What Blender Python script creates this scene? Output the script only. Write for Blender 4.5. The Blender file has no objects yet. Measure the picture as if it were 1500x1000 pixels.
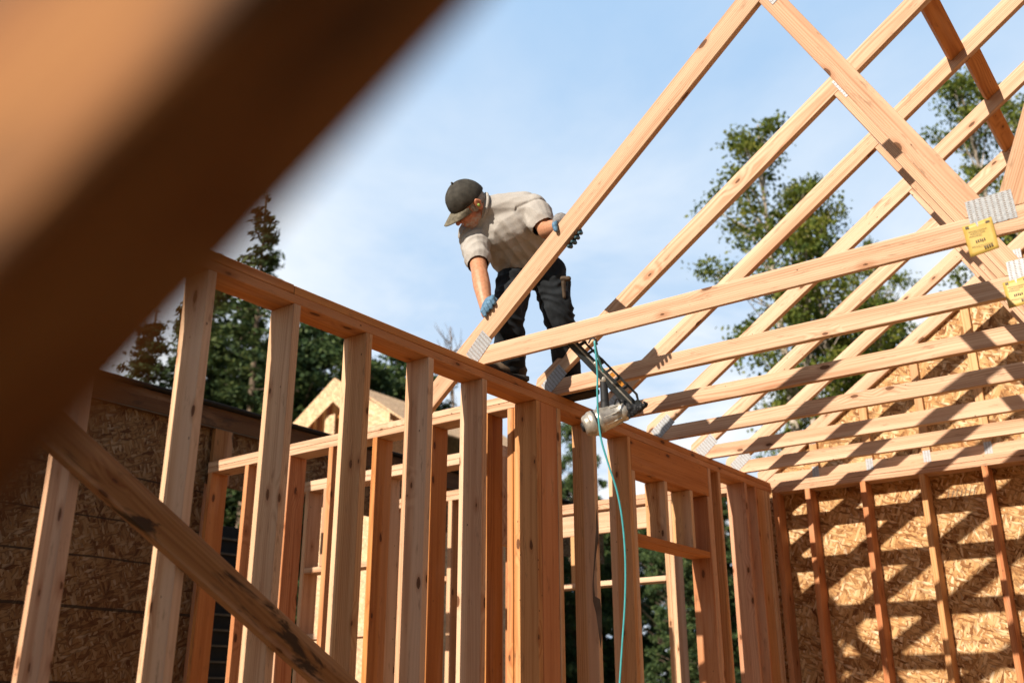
import bpy, bmesh, math, random
import numpy as np
from mathutils import Vector, Matrix, Euler, noise
random.seed(7); rng = np.random.default_rng(11)
S = bpy.context.scene; COL = S.collection
D2R = math.radians

# ------------------------------------------------------------------ camera (solved from the photo's vanishing points)
CAM = Vector((2.866, -7.048, 1.16)); PITCH, ROLL, YAW, F = .353760, -.0011245, -.645063, 1446.56
r0 = Vector((math.cos(YAW), -math.sin(YAW), 0)); FW = Vector((math.sin(YAW)*math.cos(PITCH), math.cos(YAW)*math.cos(PITCH), math.sin(PITCH)))
u0 = r0.cross(FW); RT = math.cos(ROLL)*r0 + math.sin(ROLL)*u0; UP = -math.sin(ROLL)*r0 + math.cos(ROLL)*u0
def ray(px, py): return RT*(px-750) - UP*(py-500) + FW*F
def atY(px, py, y): d = ray(px, py); return CAM + d*((y-CAM.y)/d.y)
def atX(px, py, x): d = ray(px, py); return CAM + d*((x-CAM.x)/d.x)
def atZ(px, py, z): d = ray(px, py); return CAM + d*((z-CAM.z)/d.z)
def atD(px, py, dep): return CAM + ray(px, py)*(dep/F)

# ------------------------------------------------------------------ object helpers
def thing(name, label, cat, loc=(0,0,0), group=None, rot=None):
    o = bpy.data.objects.new(name, None); COL.objects.link(o); o.location = loc; o.empty_display_size = .1
    if rot: o.rotation_euler = rot
    o['label'] = label; o['category'] = cat
    if group: o['group'] = group
    return o
def tag(o, label, cat, group=None):
    o['label'] = label; o['category'] = cat
    if group: o['group'] = group
    return o
def link(name, me, mat, parent=None, mw=None):
    o = bpy.data.objects.new(name, me); COL.objects.link(o)
    if mat: me.materials.append(mat)
    if mw is not None: o.matrix_world = mw
    if parent:
        o.parent = parent
        if mw is not None:
            pm = Matrix.LocRotScale(parent.location, parent.rotation_euler, None)
            if parent.parent: pm = Matrix.LocRotScale(parent.parent.location, parent.parent.rotation_euler, None) @ pm
            o.matrix_parent_inverse = Matrix.Identity(4)
            loc, rot, sc = (pm.inverted() @ mw).decompose()
            o.location = loc; o.rotation_euler = rot.to_euler()
    return o
def smooth(me):
    for p in me.polygons: p.use_smooth = True
def bm_mesh(bm, name):
    bmesh.ops.recalc_face_normals(bm, faces=bm.faces)
    me = bpy.data.meshes.new(name); bm.to_mesh(me); bm.free(); return me
def prism(pts, h, bev=.0022, z0=0.):
    """polygon in local xy (list of 2-D), extruded along local z from z0 to z0+h"""
    bm = bmesh.new(); vs = [bm.verts.new((p[0], p[1], z0)) for p in pts]; f = bm.faces.new(vs)
    r = bmesh.ops.extrude_face_region(bm, geom=[f]); bmesh.ops.translate(bm, vec=(0,0,h), verts=[v for v in r['geom'] if isinstance(v, bmesh.types.BMVert)])
    bmesh.ops.recalc_face_normals(bm, faces=bm.faces)
    if bev: bmesh.ops.bevel(bm, geom=list(bm.edges), offset=bev, segments=1, affect='EDGES', clamp_overlap=True)
    return bm
def frame(o, x, y):
    x = Vector(x).normalized(); z = x.cross(Vector(y)).normalized(); y = z.cross(x)
    m = Matrix((x, y, z)).transposed().to_4x4(); m.translation = Vector(o); return m
def board(name, mn, mx, mat, parent=None, axis=None, bev=.0025):
    """axis-aligned world box; local X runs along its length so the grain follows it"""
    mn, mx = Vector(mn), Vector(mx); d = mx-mn; c = (mn+mx)/2
    if axis is None: axis = max(range(3), key=lambda i: d[i])
    a = [Vector((1,0,0)), Vector((0,1,0)), Vector((0,0,1))]
    j, k = [(1,2),(2,0),(0,1)][axis]
    m = frame(c, a[axis], a[j])
    L, w, t = d[axis], d[j], d[k]
    bm = prism([(-L/2,-w/2),(L/2,-w/2),(L/2,w/2),(-L/2,w/2)], t, min(bev, t*.3, w*.3), -t/2)
    # a touch of crook / wane so no edge is perfectly straight
    s = random.random()*50
    if L > .8:
        bmesh.ops.subdivide_edges(bm, edges=[e for e in bm.edges if abs(e.verts[0].co.x-e.verts[1].co.x) > L*.8], cuts=6)
        for v in bm.verts:
            q = v.co.x*.9+s
            v.co.y += .0018*(noise.noise(Vector((q,0,0)))) ; v.co.z += .0018*(noise.noise(Vector((q,9,0))))
    return link(name, bm_mesh(bm, name), mat, parent, m)
def beam(name, p0, p1, w, t, side, mat, parent=None, bev=.0025):
    """free board from p0 to p1, width w along `side`, thickness t"""
    p0, p1 = Vector(p0), Vector(p1); m = frame((p0+p1)/2, p1-p0, side); L = (p1-p0).length
    return link(name, bm_mesh(prism([(-L/2,-w/2),(L/2,-w/2),(L/2,w/2),(-L/2,w/2)], t, bev, -t/2), name), mat, parent, m)
def tube(bm, pts, rs, n=8, cap=True):
    if not hasattr(rs, '__len__'): rs = [rs]*len(pts)
    pts = [Vector(p) for p in pts]; rings = []; pu = None
    for i, p in enumerate(pts):
        t = (pts[min(i+1, len(pts)-1)]-pts[max(i-1, 0)]).normalized()
        if pu is None: pu = t.cross(Vector((.3,.7,.61))).normalized()
        pu = (pu - t*pu.dot(t)).normalized(); pv = t.cross(pu)
        rings.append([bm.verts.new(p+(pu*math.cos(a)+pv*math.sin(a))*rs[i]) for a in [2*math.pi*k/n for k in range(n)]])
    for a, b in zip(rings, rings[1:]):
        for k in range(n): bm.faces.new((a[k], a[(k+1)%n], b[(k+1)%n], b[k]))
    if cap:
        bm.faces.new(rings[0][::-1]); bm.faces.new(rings[-1])
def spline(pts, n=8):
    pts = [Vector(p) for p in pts]; out = []
    P = [pts[0]]+pts+[pts[-1]]
    for i in range(1, len(P)-2):
        for k in range(n):
            t = k/n; a, b, c, d = P[i-1], P[i], P[i+1], P[i+2]
            out.append(.5*((2*b)+(c-a)*t+(2*a-5*b+4*c-d)*t*t+(-a+3*b-3*c+d)*t**3))
    return out+[pts[-1]]

# ------------------------------------------------------------------ materials
class N:
    def __init__(s, name):
        s.m = bpy.data.materials.new(name); s.m.use_nodes = True; s.t = s.m.node_tree; s.b = s.t.nodes['Principled BSDF']; s.out = s.t.nodes['Material Output']
    def n(s, typ, **kw):
        nd = s.t.nodes.new(typ)
        for k, v in kw.items():
            if k.startswith('i_'): 
                key = k[2:]; nd.inputs[int(key) if key.isdigit() else key.replace('_', ' ')].default_value = v
            else: setattr(nd, k, v)
        return nd
    def l(s, a, b): s.t.links.new(a, b)
    def math(s, op, a, b=None, c=None, clamp=False):
        nd = s.n('ShaderNodeMath', operation=op, use_clamp=clamp)
        for i, v in enumerate((a, b, c)):
            if v is None: continue
            if isinstance(v, (int, float)): nd.inputs[i].default_value = v
            else: s.l(v, nd.inputs[i])
        return nd.outputs[0]
    def vmath(s, op, a, b):
        nd = s.n('ShaderNodeVectorMath', operation=op)
        for i, v in enumerate((a, b)):
            if isinstance(v, tuple): nd.inputs[i].default_value = v
            else: s.l(v, nd.inputs[i])
        return nd.outputs[0]
    def ramp(s, fac, stops, interp='LINEAR'):
        nd = s.n('ShaderNodeValToRGB'); cr = nd.color_ramp; cr.interpolation = interp
        while len(cr.elements) < len(stops): cr.elements.new(.5)
        for e, (p, c) in zip(cr.elements, stops): e.position = p; e.color = (*c, 1) if len(c) == 3 else c
        s.l(fac, nd.inputs[0]); return nd.outputs[0]
    def mix(s, fac, a, b, mode='MIX'):
        nd = s.n('ShaderNodeMix', data_type='RGBA', blend_type=mode)
        for i, v in ((0, fac), (6, a), (7, b)):
            if isinstance(v, (int, float)): nd.inputs[i].default_value = v
            elif isinstance(v, tuple): nd.inputs[i].default_value = (*v, 1)
            else: s.l(v, nd.inputs[i])
        return nd.outputs[2]
    def noise(s, vec, scale, detail=3., rough=.55, dist=0.):
        nd = s.n('ShaderNodeTexNoise'); nd.inputs['Scale'].default_value = scale; nd.inputs['Detail'].default_value = detail
        nd.inputs['Roughness'].default_value = rough; nd.inputs['Distortion'].default_value = dist; s.l(vec, nd.inputs['Vector']); return nd.outputs[0]
    def bump(s, h, strength, dist=.002):
        nd = s.n('ShaderNodeBump'); nd.inputs['Strength'].default_value = strength; nd.inputs['Distance'].default_value = dist
        s.l(h, nd.inputs['Height']); s.l(nd.outputs[0], s.b.inputs['Normal'])
    def obj(s): return s.n('ShaderNodeTexCoord').outputs['Object']
    def set(s, **kw):
        for k, v in kw.items(): s.b.inputs[k.replace('_', ' ')].default_value = v
def lumber(name, tints, knot=1., stain=0., sapk=.5):
    s = N(name); o = s.obj(); rnd = s.n('ShaderNodeObjectInfo').outputs['Random']
    off = s.n('ShaderNodeCombineXYZ'); s.l(s.math('MULTIPLY', rnd, 41.), off.inputs[0]); s.l(s.math('MULTIPLY', rnd, 173.), off.inputs[1]); s.l(s.math('MULTIPLY', rnd, 97.), off.inputs[2])
    v = s.vmath('ADD', o, off.outputs[0])
    # knots
    k0 = s.n('ShaderNodeSeparateXYZ'); s.l(v, k0.inputs[0]); k1 = s.n('ShaderNodeCombineXYZ')
    s.l(s.math('MULTIPLY', k0.outputs[0], 4.6), k1.inputs[0]); s.l(s.math('MULTIPLY', s.math('ADD', k0.outputs[1], k0.outputs[2]), 11.), k1.inputs[1]); kv = k1.outputs[0]
    vo = s.n('ShaderNodeTexVoronoi', feature='F1', voronoi_dimensions='2D'); s.l(kv, vo.inputs['Vector']); vo.inputs['Scale'].default_value = 1.
    sep = s.n('ShaderNodeSeparateColor'); s.l(vo.outputs['Color'], sep.inputs[0])
    gate = s.math('GREATER_THAN', sep.outputs[0], 1-.17*knot)
    kd = s.math('ADD', vo.outputs['Distance'], s.math('MULTIPLY', s.math('SUBTRACT', s.noise(v, 60., 2.), .5), .05))
    near = s.math('MULTIPLY', s.math('SUBTRACT', .5, kd, clamp=True), gate)
    kcore = s.math('MULTIPLY', s.math('SUBTRACT', 1., s.n('ShaderNodeMapRange').outputs[0]) if 0 else s.math('LESS_THAN', kd, s.math('MULTIPLY_ADD', sep.outputs[1], .09, .035)), gate)
    khalo = s.math('MULTIPLY', s.math('MULTIPLY_ADD', kd, -4.5, 1.1, clamp=True), gate)
    # growth rings, bent around the knots
    warp = s.noise(s.vmath('MULTIPLY', v, (.9, 3., 3.)), 1., 2.)
    sx = s.n('ShaderNodeSeparateXYZ'); s.l(v, sx.inputs[0])
    dy = s.math('SUBTRACT', s.math('FRACT', s.math('MULTIPLY', rnd, 57.3)), .5); dz = s.math('SUBTRACT', s.math('FRACT', s.math('MULTIPLY', rnd, 91.7)), .5)
    so = s.n('ShaderNodeSeparateXYZ'); s.l(o, so.inputs[0])
    yy = s.math('ADD', so.outputs[1], s.math('MULTIPLY', dy, .22)); zz = s.math('ADD', so.outputs[2], s.math('MULTIPLY', dz, .22))
    rad = s.math('SQRT', s.math('ADD', s.math('MULTIPLY', yy, yy), s.math('MULTIPLY', zz, zz)))
    ph = s.math('ADD', s.math('MULTIPLY', rad, 820.), s.math('ADD', s.math('MULTIPLY', warp, 30.), s.math('MULTIPLY', near, 26.)))
    ring = s.math('POWER', s.math('MULTIPLY_ADD', s.math('SINE', ph), .5, .5), 1.6)
    streak = s.noise(s.vmath('MULTIPLY', v, (.7, 26., 26.)), 1., 4., .6)
    fib = s.noise(s.vmath('MULTIPLY', v, (6., 260., 260.)), 1., 3., .6)
    big = s.noise(s.vmath('MULTIPLY', v, (1.1, 7., 7.)), 1., 3.)
    tint = s.ramp(s.math('FRACT', s.math('MULTIPLY', rnd, 13.7)), [(i/(len(tints)), c) for i, c in enumerate(tints)], 'LINEAR')
    dark = s.mix(1., tint, (.56, .38, .27), 'MULTIPLY')
    fac = s.math('ADD', s.math('MULTIPLY', ring, .42), s.math('ADD', s.math('MULTIPLY', s.math('SUBTRACT', streak, .42), 2.0), s.math('MULTIPLY', s.math('SUBTRACT', fib, .5), .45)), clamp=True)
    c = s.mix(s.math('MULTIPLY', fac, .95), tint, dark)
    c = s.mix(s.math('MULTIPLY', s.math('MULTIPLY_ADD', big, 4., -2.2, clamp=True), .38), c, (.66, .46, .30))
    sd = s.math('ADD', s.math('MULTIPLY', so.outputs[1], s.math('SUBTRACT', s.math('MULTIPLY', s.math('FRACT', s.math('MULTIPLY', rnd, 31.1)), 2.), 1.)), s.math('MULTIPLY', so.outputs[2], s.math('SUBTRACT', s.math('MULTIPLY', s.math('FRACT', s.math('MULTIPLY', rnd, 77.3)), 2.), 1.)))
    sd = s.math('ADD', sd, s.math('MULTIPLY', s.math('SUBTRACT', s.noise(s.vmath('MULTIPLY', v, (.8, 4., 4.)), 1., 2.), .5), .05))
    sap = s.math('MULTIPLY', s.math('MULTIPLY_ADD', sd, 90., -.9, clamp=True), s.math('GREATER_THAN', s.math('FRACT', s.math('MULTIPLY', rnd, 19.9)), .35))
    c = s.mix(s.math('MULTIPLY', sap, sapk), c, (.70, .51, .345))
    c = s.mix(s.math('MULTIPLY', khalo, .7), c, s.mix(1., tint, (.5, .3, .18), 'MULTIPLY'))
    c = s.mix(s.math('MULTIPLY', kcore, .85), c, (.09, .035, .012))
    # small nail holes, pitch specks and scuffs
    v2 = s.n('ShaderNodeTexVoronoi', feature='F1'); s.l(s.vmath('MULTIPLY', v, (10., 16., 16.)), v2.inputs['Vector'])
    v2.inputs['Scale'].default_value = 1.; sp2 = s.n('ShaderNodeSeparateColor'); s.l(v2.outputs['Color'], sp2.inputs[0])
    dot = s.math('MULTIPLY', s.math('LESS_THAN', v2.outputs['Distance'], .055), s.math('GREATER_THAN', sp2.outputs[1], .35))
    c = s.mix(s.math('MULTIPLY', dot, .8), c, (.05, .025, .012))
    scf = s.noise(s.vmath('MULTIPLY', v, (7., 34., 34.)), 1., 5., .7)
    c = s.mix(s.math('MULTIPLY', s.math('MULTIPLY_ADD', scf, 10., -5.9, clamp=True), .5), c, (.16, .08, .035))
    if stain:
        st = s.math('MULTIPLY_ADD', s.noise(s.vmath('MULTIPLY', v, (3.2, 13., 13.)), 1., 4., .65, .6), 13., -7.35, clamp=True)
        c = s.mix(s.math('MULTIPLY', st, stain), c, (.022, .014, .008))
    s.l(c, s.b.inputs['Base Color']); s.set(Roughness=.72); s.b.inputs['Specular IOR Level'].default_value = .25
    s.bump(s.math('ADD', s.math('MULTIPLY', ring, .5), s.math('ADD', fib, s.math('MULTIPLY', kcore, -2.))), .35, .0012)
    return s.m
def osb(name, gain=1., lines=None, pale=0.):
    s = N(name); o = s.obj(); w = s.n('ShaderNodeTexNoise'); w.inputs['Scale'].default_value = 26.; w.inputs['Detail'].default_value = 3.; s.l(o, w.inputs['Vector'])
    base = s.vmath('ADD', o, s.vmath('MULTIPLY', s.vmath('SUBTRACT', w.outputs['Color'], (.5, .5, .5)), (.016, .016, 0)))
    c = None; hgt = None
    stops = [(0, (.20, .085, .03)), (.13, (.36, .18, .068)), (.35, (.52, .30, .125)), (.65, (.62, .39, .18)), (.9, (.74, .53, .30)), (1., (.82, .64, .42))]
    for i, (a, sx, sy) in enumerate([(88, 11, 46), (48, 14, 58), (132, 13, 52), (101, 10, 60), (66, 15, 70), (115, 12, 62), (20, 16, 60)]):
        mp = s.n('ShaderNodeMapping'); mp.inputs['Rotation'].default_value = (0, 0, D2R(a)); mp.inputs['Location'].default_value = (i*3.7, i*5.1, 0)
        s.l(base, mp.inputs[0])
        q = s.vmath('MULTIPLY', mp.outputs[0], (sx, sy, 0.))
        vo = s.n('ShaderNodeTexVoronoi', feature='F1', voronoi_dimensions='2D', distance='CHEBYCHEV' if i % 2 else 'MANHATTAN'); s.l(q, vo.inputs['Vector']); vo.inputs['Scale'].default_value = 1.
        sp = s.n('ShaderNodeSeparateColor'); s.l(vo.outputs['Color'], sp.inputs[0])
        fib = s.noise(s.vmath('MULTIPLY', mp.outputs[0], (14., 320., 1.)), 1., 2.)
        ci = s.ramp(s.math('ADD', sp.outputs[0], s.math('MULTIPLY', s.math('SUBTRACT', fib, .5), .35)), stops)
        ed = s.math('MULTIPLY_ADD', vo.outputs['Distance'], 5.5, -2.6, clamp=True)
        ci = s.mix(s.math('MULTIPLY', ed, .5), ci, (.12, .05, .02))
        if c is None: c = ci; hgt = sp.outputs[1]
        else:
            g = s.math('GREATER_THAN', sp.outputs[1], .62); c = s.mix(g, c, ci)
            h2 = s.n('ShaderNodeMix', data_type='FLOAT'); s.l(g, h2.inputs[0]); s.l(hgt, h2.inputs[2]); s.l(sp.outputs[2], h2.inputs[3]); hgt = h2.outputs[0]
    big = s.noise(o, 1.6, 3.)
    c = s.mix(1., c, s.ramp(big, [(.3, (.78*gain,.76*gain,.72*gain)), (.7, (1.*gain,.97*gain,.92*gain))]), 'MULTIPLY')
    if pale: c = s.mix(pale, c, (.76, .64, .48))
    if lines:
        sep = s.n('ShaderNodeSeparateXYZ'); s.l(o, sep.inputs[0]); acc = None
        for ax, val, th in lines:
            d = s.math('LESS_THAN', s.math('ABSOLUTE', s.math('SUBTRACT', s.math('ADD', sep.outputs[ax], s.math('MULTIPLY', s.noise(o, 2.5, 1.), .02)), val)), th)
            acc = d if acc is None else s.math('MAXIMUM', acc, d)
        c = s.mix(s.math('MULTIPLY', acc, .85), c, (.02, .016, .01))
    s.l(c, s.b.inputs['Base Color']); s.set(Roughness=.8); s.b.inputs['Specular IOR Level'].default_value = .2
    s.bump(hgt, .5, .0015); return s.m
def plain(name, col, rough=.6, metal=0., nz=.25, scale=20., spec=.4, bump=0.):
    s = N(name); o = s.obj(); f = s.noise(o, scale, 4.)
    lo = tuple(x*(1-nz) for x in col); hi = tuple(min(1, x*(1+nz)) for x in col)
    s.l(s.ramp(f, [(.3, lo), (.7, hi)]), s.b.inputs['Base Color']); s.set(Roughness=rough, Metallic=metal); s.b.inputs['Specular IOR Level'].default_value = spec
    if bump: s.bump(f, bump, .003)
    return s.m
M = {}
M['fir'] = lumber('lumber_fir', [(.56,.28,.105), (.62,.35,.15), (.46,.19,.08), (.66,.42,.20), (.50,.25,.10), (.64,.40,.19), (.55,.24,.10)])
M['pale'] = lumber('lumber_pale', [(.62,.40,.24), (.64,.44,.27), (.56,.33,.19), (.65,.43,.26), (.58,.33,.20)], .9)
M['truss'] = lumber('lumber_truss', [(.61,.415,.27), (.64,.45,.30), (.57,.365,.225), (.65,.455,.30), (.59,.375,.235)], .8)
M['plate'] = lumber('lumber_plate', [(.52,.21,.06), (.56,.25,.075), (.53,.22,.065)], 1., 0., .12)
M['brace'] = lumber('lumber_stained', [(.27,.14,.048), (.31,.16,.055), (.28,.14,.05)], 1.6, .9, .2)
M['near'] = lumber('lumber_near', [(.32,.14,.036), (.32,.14,.036), (.32,.14,.036)], 2.6, .75, .0)
M['deck'] = plain('subfloor', (.33,.21,.105), .9, 0, .35, 2., .1)  # tone set by the bounce light it gives the framing
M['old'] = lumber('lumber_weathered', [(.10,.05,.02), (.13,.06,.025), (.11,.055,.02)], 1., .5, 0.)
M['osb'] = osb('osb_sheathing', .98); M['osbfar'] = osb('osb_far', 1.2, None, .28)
M['osbdark'] = osb('osb_shaded', .35, [(1, 2.55, .006), (1, 2.27, .005), (1, 2.03, .006), (1, 1.73, .009), (1, 1.3, .007), (0, 3.33, .005), (0, 2.1, .006)])  # OSB copy with the left wall's shade darkened into its colour
def m_plate():
    s = N('galvanised_nail_plate'); o = s.obj(); sep = s.n('ShaderNodeSeparateXYZ'); s.l(o, sep.inputs[0])
    X = s.math('MULTIPLY', sep.outputs[0], 1/.019); Y = s.math('MULTIPLY', sep.outputs[1], 1/.0075)
    row = s.math('FLOOR', X); fx = s.math('FRACT', X); fy = s.math('FRACT', s.math('ADD', Y, s.math('MULTIPLY', row, .5)))
    slot = s.math('MULTIPLY', s.math('MULTIPLY', s.math('GREATER_THAN', fx, .3), s.math('LESS_THAN', fx, .72)), s.math('LESS_THAN', fy, .42))
    c = s.mix(slot, s.ramp(s.noise(o, 160., 2.), [(.3, (.26,.28,.29)), (.7, (.42,.44,.45))]), (.16, .11, .07))
    s.l(c, s.b.inputs['Base Color']); s.l(s.math('MULTIPLY', s.math('SUBTRACT', 1., slot), .2), s.b.inputs['Metallic']); s.set(Roughness=.6); s.bump(slot, -.6, .002); return s.m
M['nailplate'] = m_plate()
M['tag'] = plain('yellow_tag', (.50,.34,.075), .5, 0, .08, 60.)
M['ink'] = plain('black_ink', (.10,.07,.035), .6, 0, .1)
M['stampink'] = plain('stamp_ink', (.16,.07,.035), .8)
M['shirt'] = plain('oatmeal_cotton', (.375,.355,.32), .9, 0, .15, 320., .1, .3)
M['trouser'] = plain('black_work_trousers', (.013,.0155,.018), .85, 0, .75, 7., .15, .3)
M['boot'] = plain('worn_leather', (.07,.048,.03), .7, 0, .5, 25., .3, .4)
M['sole'] = plain('boot_sole', (.03,.025,.02), .8, 0, .3)
M['cap'] = plain('olive_cap_cloth', (.052,.049,.041), .85, 0, .35, 30., .15, .3)
M['brim'] = plain('faded_brim', (.135,.12,.085), .85, 0, .45, 45., .15, .3)
M['hair'] = plain('grey_hair', (.36,.33,.30), .9, 0, .4, 300., .2, .6)
M['gblue'] = plain('blue_glove', (.09,.19,.29), .6, 0, .25, 70., .3, .4)
M['gdark'] = plain('dark_teal_glove', (.022,.06,.075), .55, 0, .35, 70., .3, .4)
M['ggrey'] = plain('grey_glove_knit', (.19,.185,.18), .85, 0, .4, 90., .2, .5)
M['pouch'] = plain('brown_pouch', (.20,.10,.05), .7, 0, .4, 40., .3)
M['ear'] = plain('green_ear_plug', (.25,.40,.08), .6)
M['gun_al'] = plain('cast_aluminium', (.50,.47,.40), .36, .6, .3, 40., .5, .1)
M['gun_blk'] = plain('black_magazine', (.03,.034,.034), .45, .1, .25, 60., .5, .1)
M['gun_rub'] = plain('black_rubber', (.012,.013,.014), .6, 0, .2)
M['gun_org'] = plain('orange_sticker', (.75,.32,.05), .5)
M['hose'] = plain('teal_hose', (.07,.36,.38), .35, 0, .1, 30., .5)
M['void'] = plain('shade_and_roof_black', (.012,.012,.011), .9)  # black for the backing's painted interior shade; the roof edge shares it
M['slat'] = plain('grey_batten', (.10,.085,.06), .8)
M['bark'] = plain('bark', (.16,.12,.085), .9, 0, .45, 6., .1, .5)
M['palebark'] = plain('pale_bark', (.36,.31,.25), .9, 0, .4, 7., .1, .5)
M['ground'] = plain('dirt', (.13,.09,.06), .95, 0, .4, .8, .1)
M['steel'] = plain('white_metal_pipe', (.6,.6,.6), .4)
def m_leaf(name, cols, tr=.25):
    s = N(name); g = s.n('ShaderNodeNewGeometry'); f = s.noise(g.outputs['Position'], .9, 4., .7)
    f2 = s.math('ADD', f, s.math('MULTIPLY', s.math('SUBTRACT', g.outputs['Random Per Island'], .5), .35))
    c = s.ramp(f2, [(.25, cols[0]), (.5, cols[1]), (.78, cols[2])])
    s.l(c, s.b.inputs['Base Color']); s.set(Roughness=.65); s.b.inputs['Specular IOR Level'].default_value = .25
    t = s.n('ShaderNodeBsdfTranslucent'); s.l(c, t.inputs[0]); mx = s.n('ShaderNodeMixShader'); mx.inputs[0].default_value = tr
    s.l(s.b.outputs[0], mx.inputs[1]); s.l(t.outputs[0], mx.inputs[2]); s.l(mx.outputs[0], s.out.inputs[0]); return s.m
M['conif'] = m_leaf('conifer_needles', [(.022,.048,.020), (.062,.100,.034), (.13,.16,.045)])
M['leaf'] = m_leaf('alder_leaves', [(.040,.075,.016), (.125,.165,.026), (.27,.27,.045)], .4)
M['leafdk'] = m_leaf('maple_leaves', [(.020,.050,.020), (.062,.105,.034), (.13,.17,.050)])

# ------------------------------------------------------------------ ground
def struct(name, me, mat):
    o = link(name, me, mat); o['kind'] = 'structure'; return o
bm = bmesh.new(); bmesh.ops.create_grid(bm, x_segments=90, y_segments=90, size=450)
for v in bm.verts:
    r = math.hypot(v.co.x, v.co.y); v.co.z = -.45 + (noise.noise(v.co*.03)*1.2*min(1, max(0, (r-16)/30)))
struct('ground', bm_mesh(bm, 'ground'), M['ground'])
bm = prism([(-6,-10.5),(7.4,-10.5),(7.4,.3),(-6,.3)], .44, 0, -.442)
fl = struct('floor', bm_mesh(bm, 'floor'), M['deck'])

# ------------------------------------------------------------------ framed walls
WT, PB, PT = .14, 2.66, 2.736      # wall depth, underside and top of the double top plate
def stud(y0, parent, mat='fir', x0=-WT, x1=0., z1=PB, z0=.038, w=.038): return board('stud', (x0, y0, z0), (x1, y0+w, z1), M[mat], parent, 2)
def studx(x0, parent, ya, yb, mat='fir', z1=PB, z0=.038, w=.038): return board('stud', (x0, ya, z0), (x0+w, yb, z1), M[mat], parent, 2)

w1 = thing('wall_frame', 'long open stud wall under the worker, its double top plate running from lower left to the far corner', 'wall frame', (-.07, -4, 0))
# double plate, its upper course broken by a butt joint
board('top_plate', (-WT, -6.75, PB), (0, 0, PB+.0375), M['plate'], w1)
board('top_plate', (-WT-.001, -6.75, PB+.0385), (.0012, -4.681, PT), M['plate'], w1)
board('top_plate', (-WT, -4.678, PB+.0385), (-.0006, -.0, PT), M['plate'], w1)
board('sole_plate', (-WT, -6.75, 0), (0, -2.05, .038), M['fir'], w1)
board('sole_plate', (-WT, -1.06, 0), (0, 0, .038), M['fir'], w1)
for y0, m in [(-6.3,'fir'),(-5.90,'fir'),(-5.49,'pale'),(-5.08,'pale'),(-4.675,'pale'),(-4.27,'fir'),(-3.873,'pale'),(-3.478,'pale'),(-3.03,'fir'),(-2.49,'fir'),(-2.11,'fir'),(-1.058,'fir'),(-.91,'fir'),(-.482,'pale'),(-.30,'fir'),(-.118,'fir'),(-.078,'fir')]:
    stud(y0, w1, m)
q = [atY(700+x/3.333, 700+y/3.333, -2.4907) for x, y in [(578,150),(584,200),(590,300),(583,330),(572,420),(566,500),(572,575),(596,590),(604,650),(606,760),(600,830),(588,740),(577,660),(562,600),(559,520),(566,420),(572,330),(576,250)]]
link('bark_edge', bm_mesh(prism([(p.x, p.z) for p in q], .0012, 0), 'bark_edge'), M['bark'], w1, frame((0, -2.4895, 0), (1,0,0), (0,0,1)))
board('stud', (-.04, -2.988, .038), (-.002, -2.842, PB), M['fir'], w1, 2)      # flat stud of the partition post
stud(-2.84, w1)
board('stud', (-.042, -.26, .038), (-.003, -.12, PB), M['fir'], w1, 2)
stud(-2.0705, w1, z1=2.463); stud(-1.0985, w1, z1=2.463)                                                     # jack studs
board('header', (-WT+.002, -2.0705, 2.465), (-.001, -1.0600, PB-.001), M['plate'], w1, 1)
board('door_head', (-WT+.001, -2.031, 2.06), (-.001, -1.1, 2.098), M['plate'], w1, 1)
for y0 in (-1.68, -1.34): stud(y0, w1, z0=2.0985, z1=2.464)

for y0 in (-5.49,-5.08,-4.675,-4.27,-3.873,-3.478,-3.03,-2.84,-2.49,-2.11,-.91,-.482):
    bm = bmesh.new()
    for z in (PB-.030-.01*random.random(), PB-.072, ):
        r = bmesh.ops.create_circle(bm, cap_ends=True, radius=.0042, segments=8); bmesh.ops.transform(bm, matrix=Matrix.Translation((.0008, y0+.012+.014*random.random(), z)) @ Matrix.Rotation(math.pi/2, 4, 'Y'), verts=r['verts'])
    link('nail_head', bm_mesh(bm, 'nail_head'), M['boot'], w1)
def stamp(parent, x, y, z, ax):
    bm = bmesh.new()
    for i in range(6):
        for j in range(2):
            if random.random() < .25: continue
            a, b, c_, d_ = i*.0125, j*.016, .0075*random.uniform(.5, 1), .009*random.uniform(.5, 1)
            vs = [bm.verts.new((x+p, y, z+q) if ax == 'y' else (x, y+p, z+q)) for p, q in ((a,b),(a+c_,b),(a+c_,b+d_),(a,b+d_))]; bm.faces.new(vs)
    link('grade_stamp', bm_mesh(bm, 'grade_stamp'), M['stampink'], parent)
for y0, z in ((-5.08, 1.55), (-4.27, 1.35), (-3.873, 1.22), (-3.478, 1.38), (-2.11, 2.3)): stamp(w1, -.10, y0-.0006, z, 'y')
w2 = thing('wall_frame', 'end wall at right with studs over sunlit OSB sheathing crossed by truss shadows', 'wall frame', (3.5, .07, 0))
board('top_plate', (.002, 0, PB), (7., WT, PB+.0375), M['truss'], w2); board('top_plate', (.0, -.0015, PB+.0385), (7., WT, PT), M['truss'], w2)
board('sole_plate', (.0, 0, 0), (7., WT, .038), M['fir'], w2)
studx(.004, w2, .0, WT)
for k in range(17): studx(.257+.4064*k, w2, 0, WT, 'fir')
def panel(name, o, ux, uy, w, h, t, mat, parent, pts=None):
    """sheet with local XY in its plane; o = lower left corner, thickness on +z local"""
    P = pts or [(0,0),(w,0),(w,h),(0,h)]
    return link(name, bm_mesh(prism(P, t, .0008), name), mat, parent, frame(o, ux, uy))
for k in range(6):
    panel('osb_sheathing', (-.14+1.2192*k, WT+.0112, -.3), (1,0,0), (0,0,1), 1.2165, 3.028, .011, M['osb'], w2)
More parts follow.
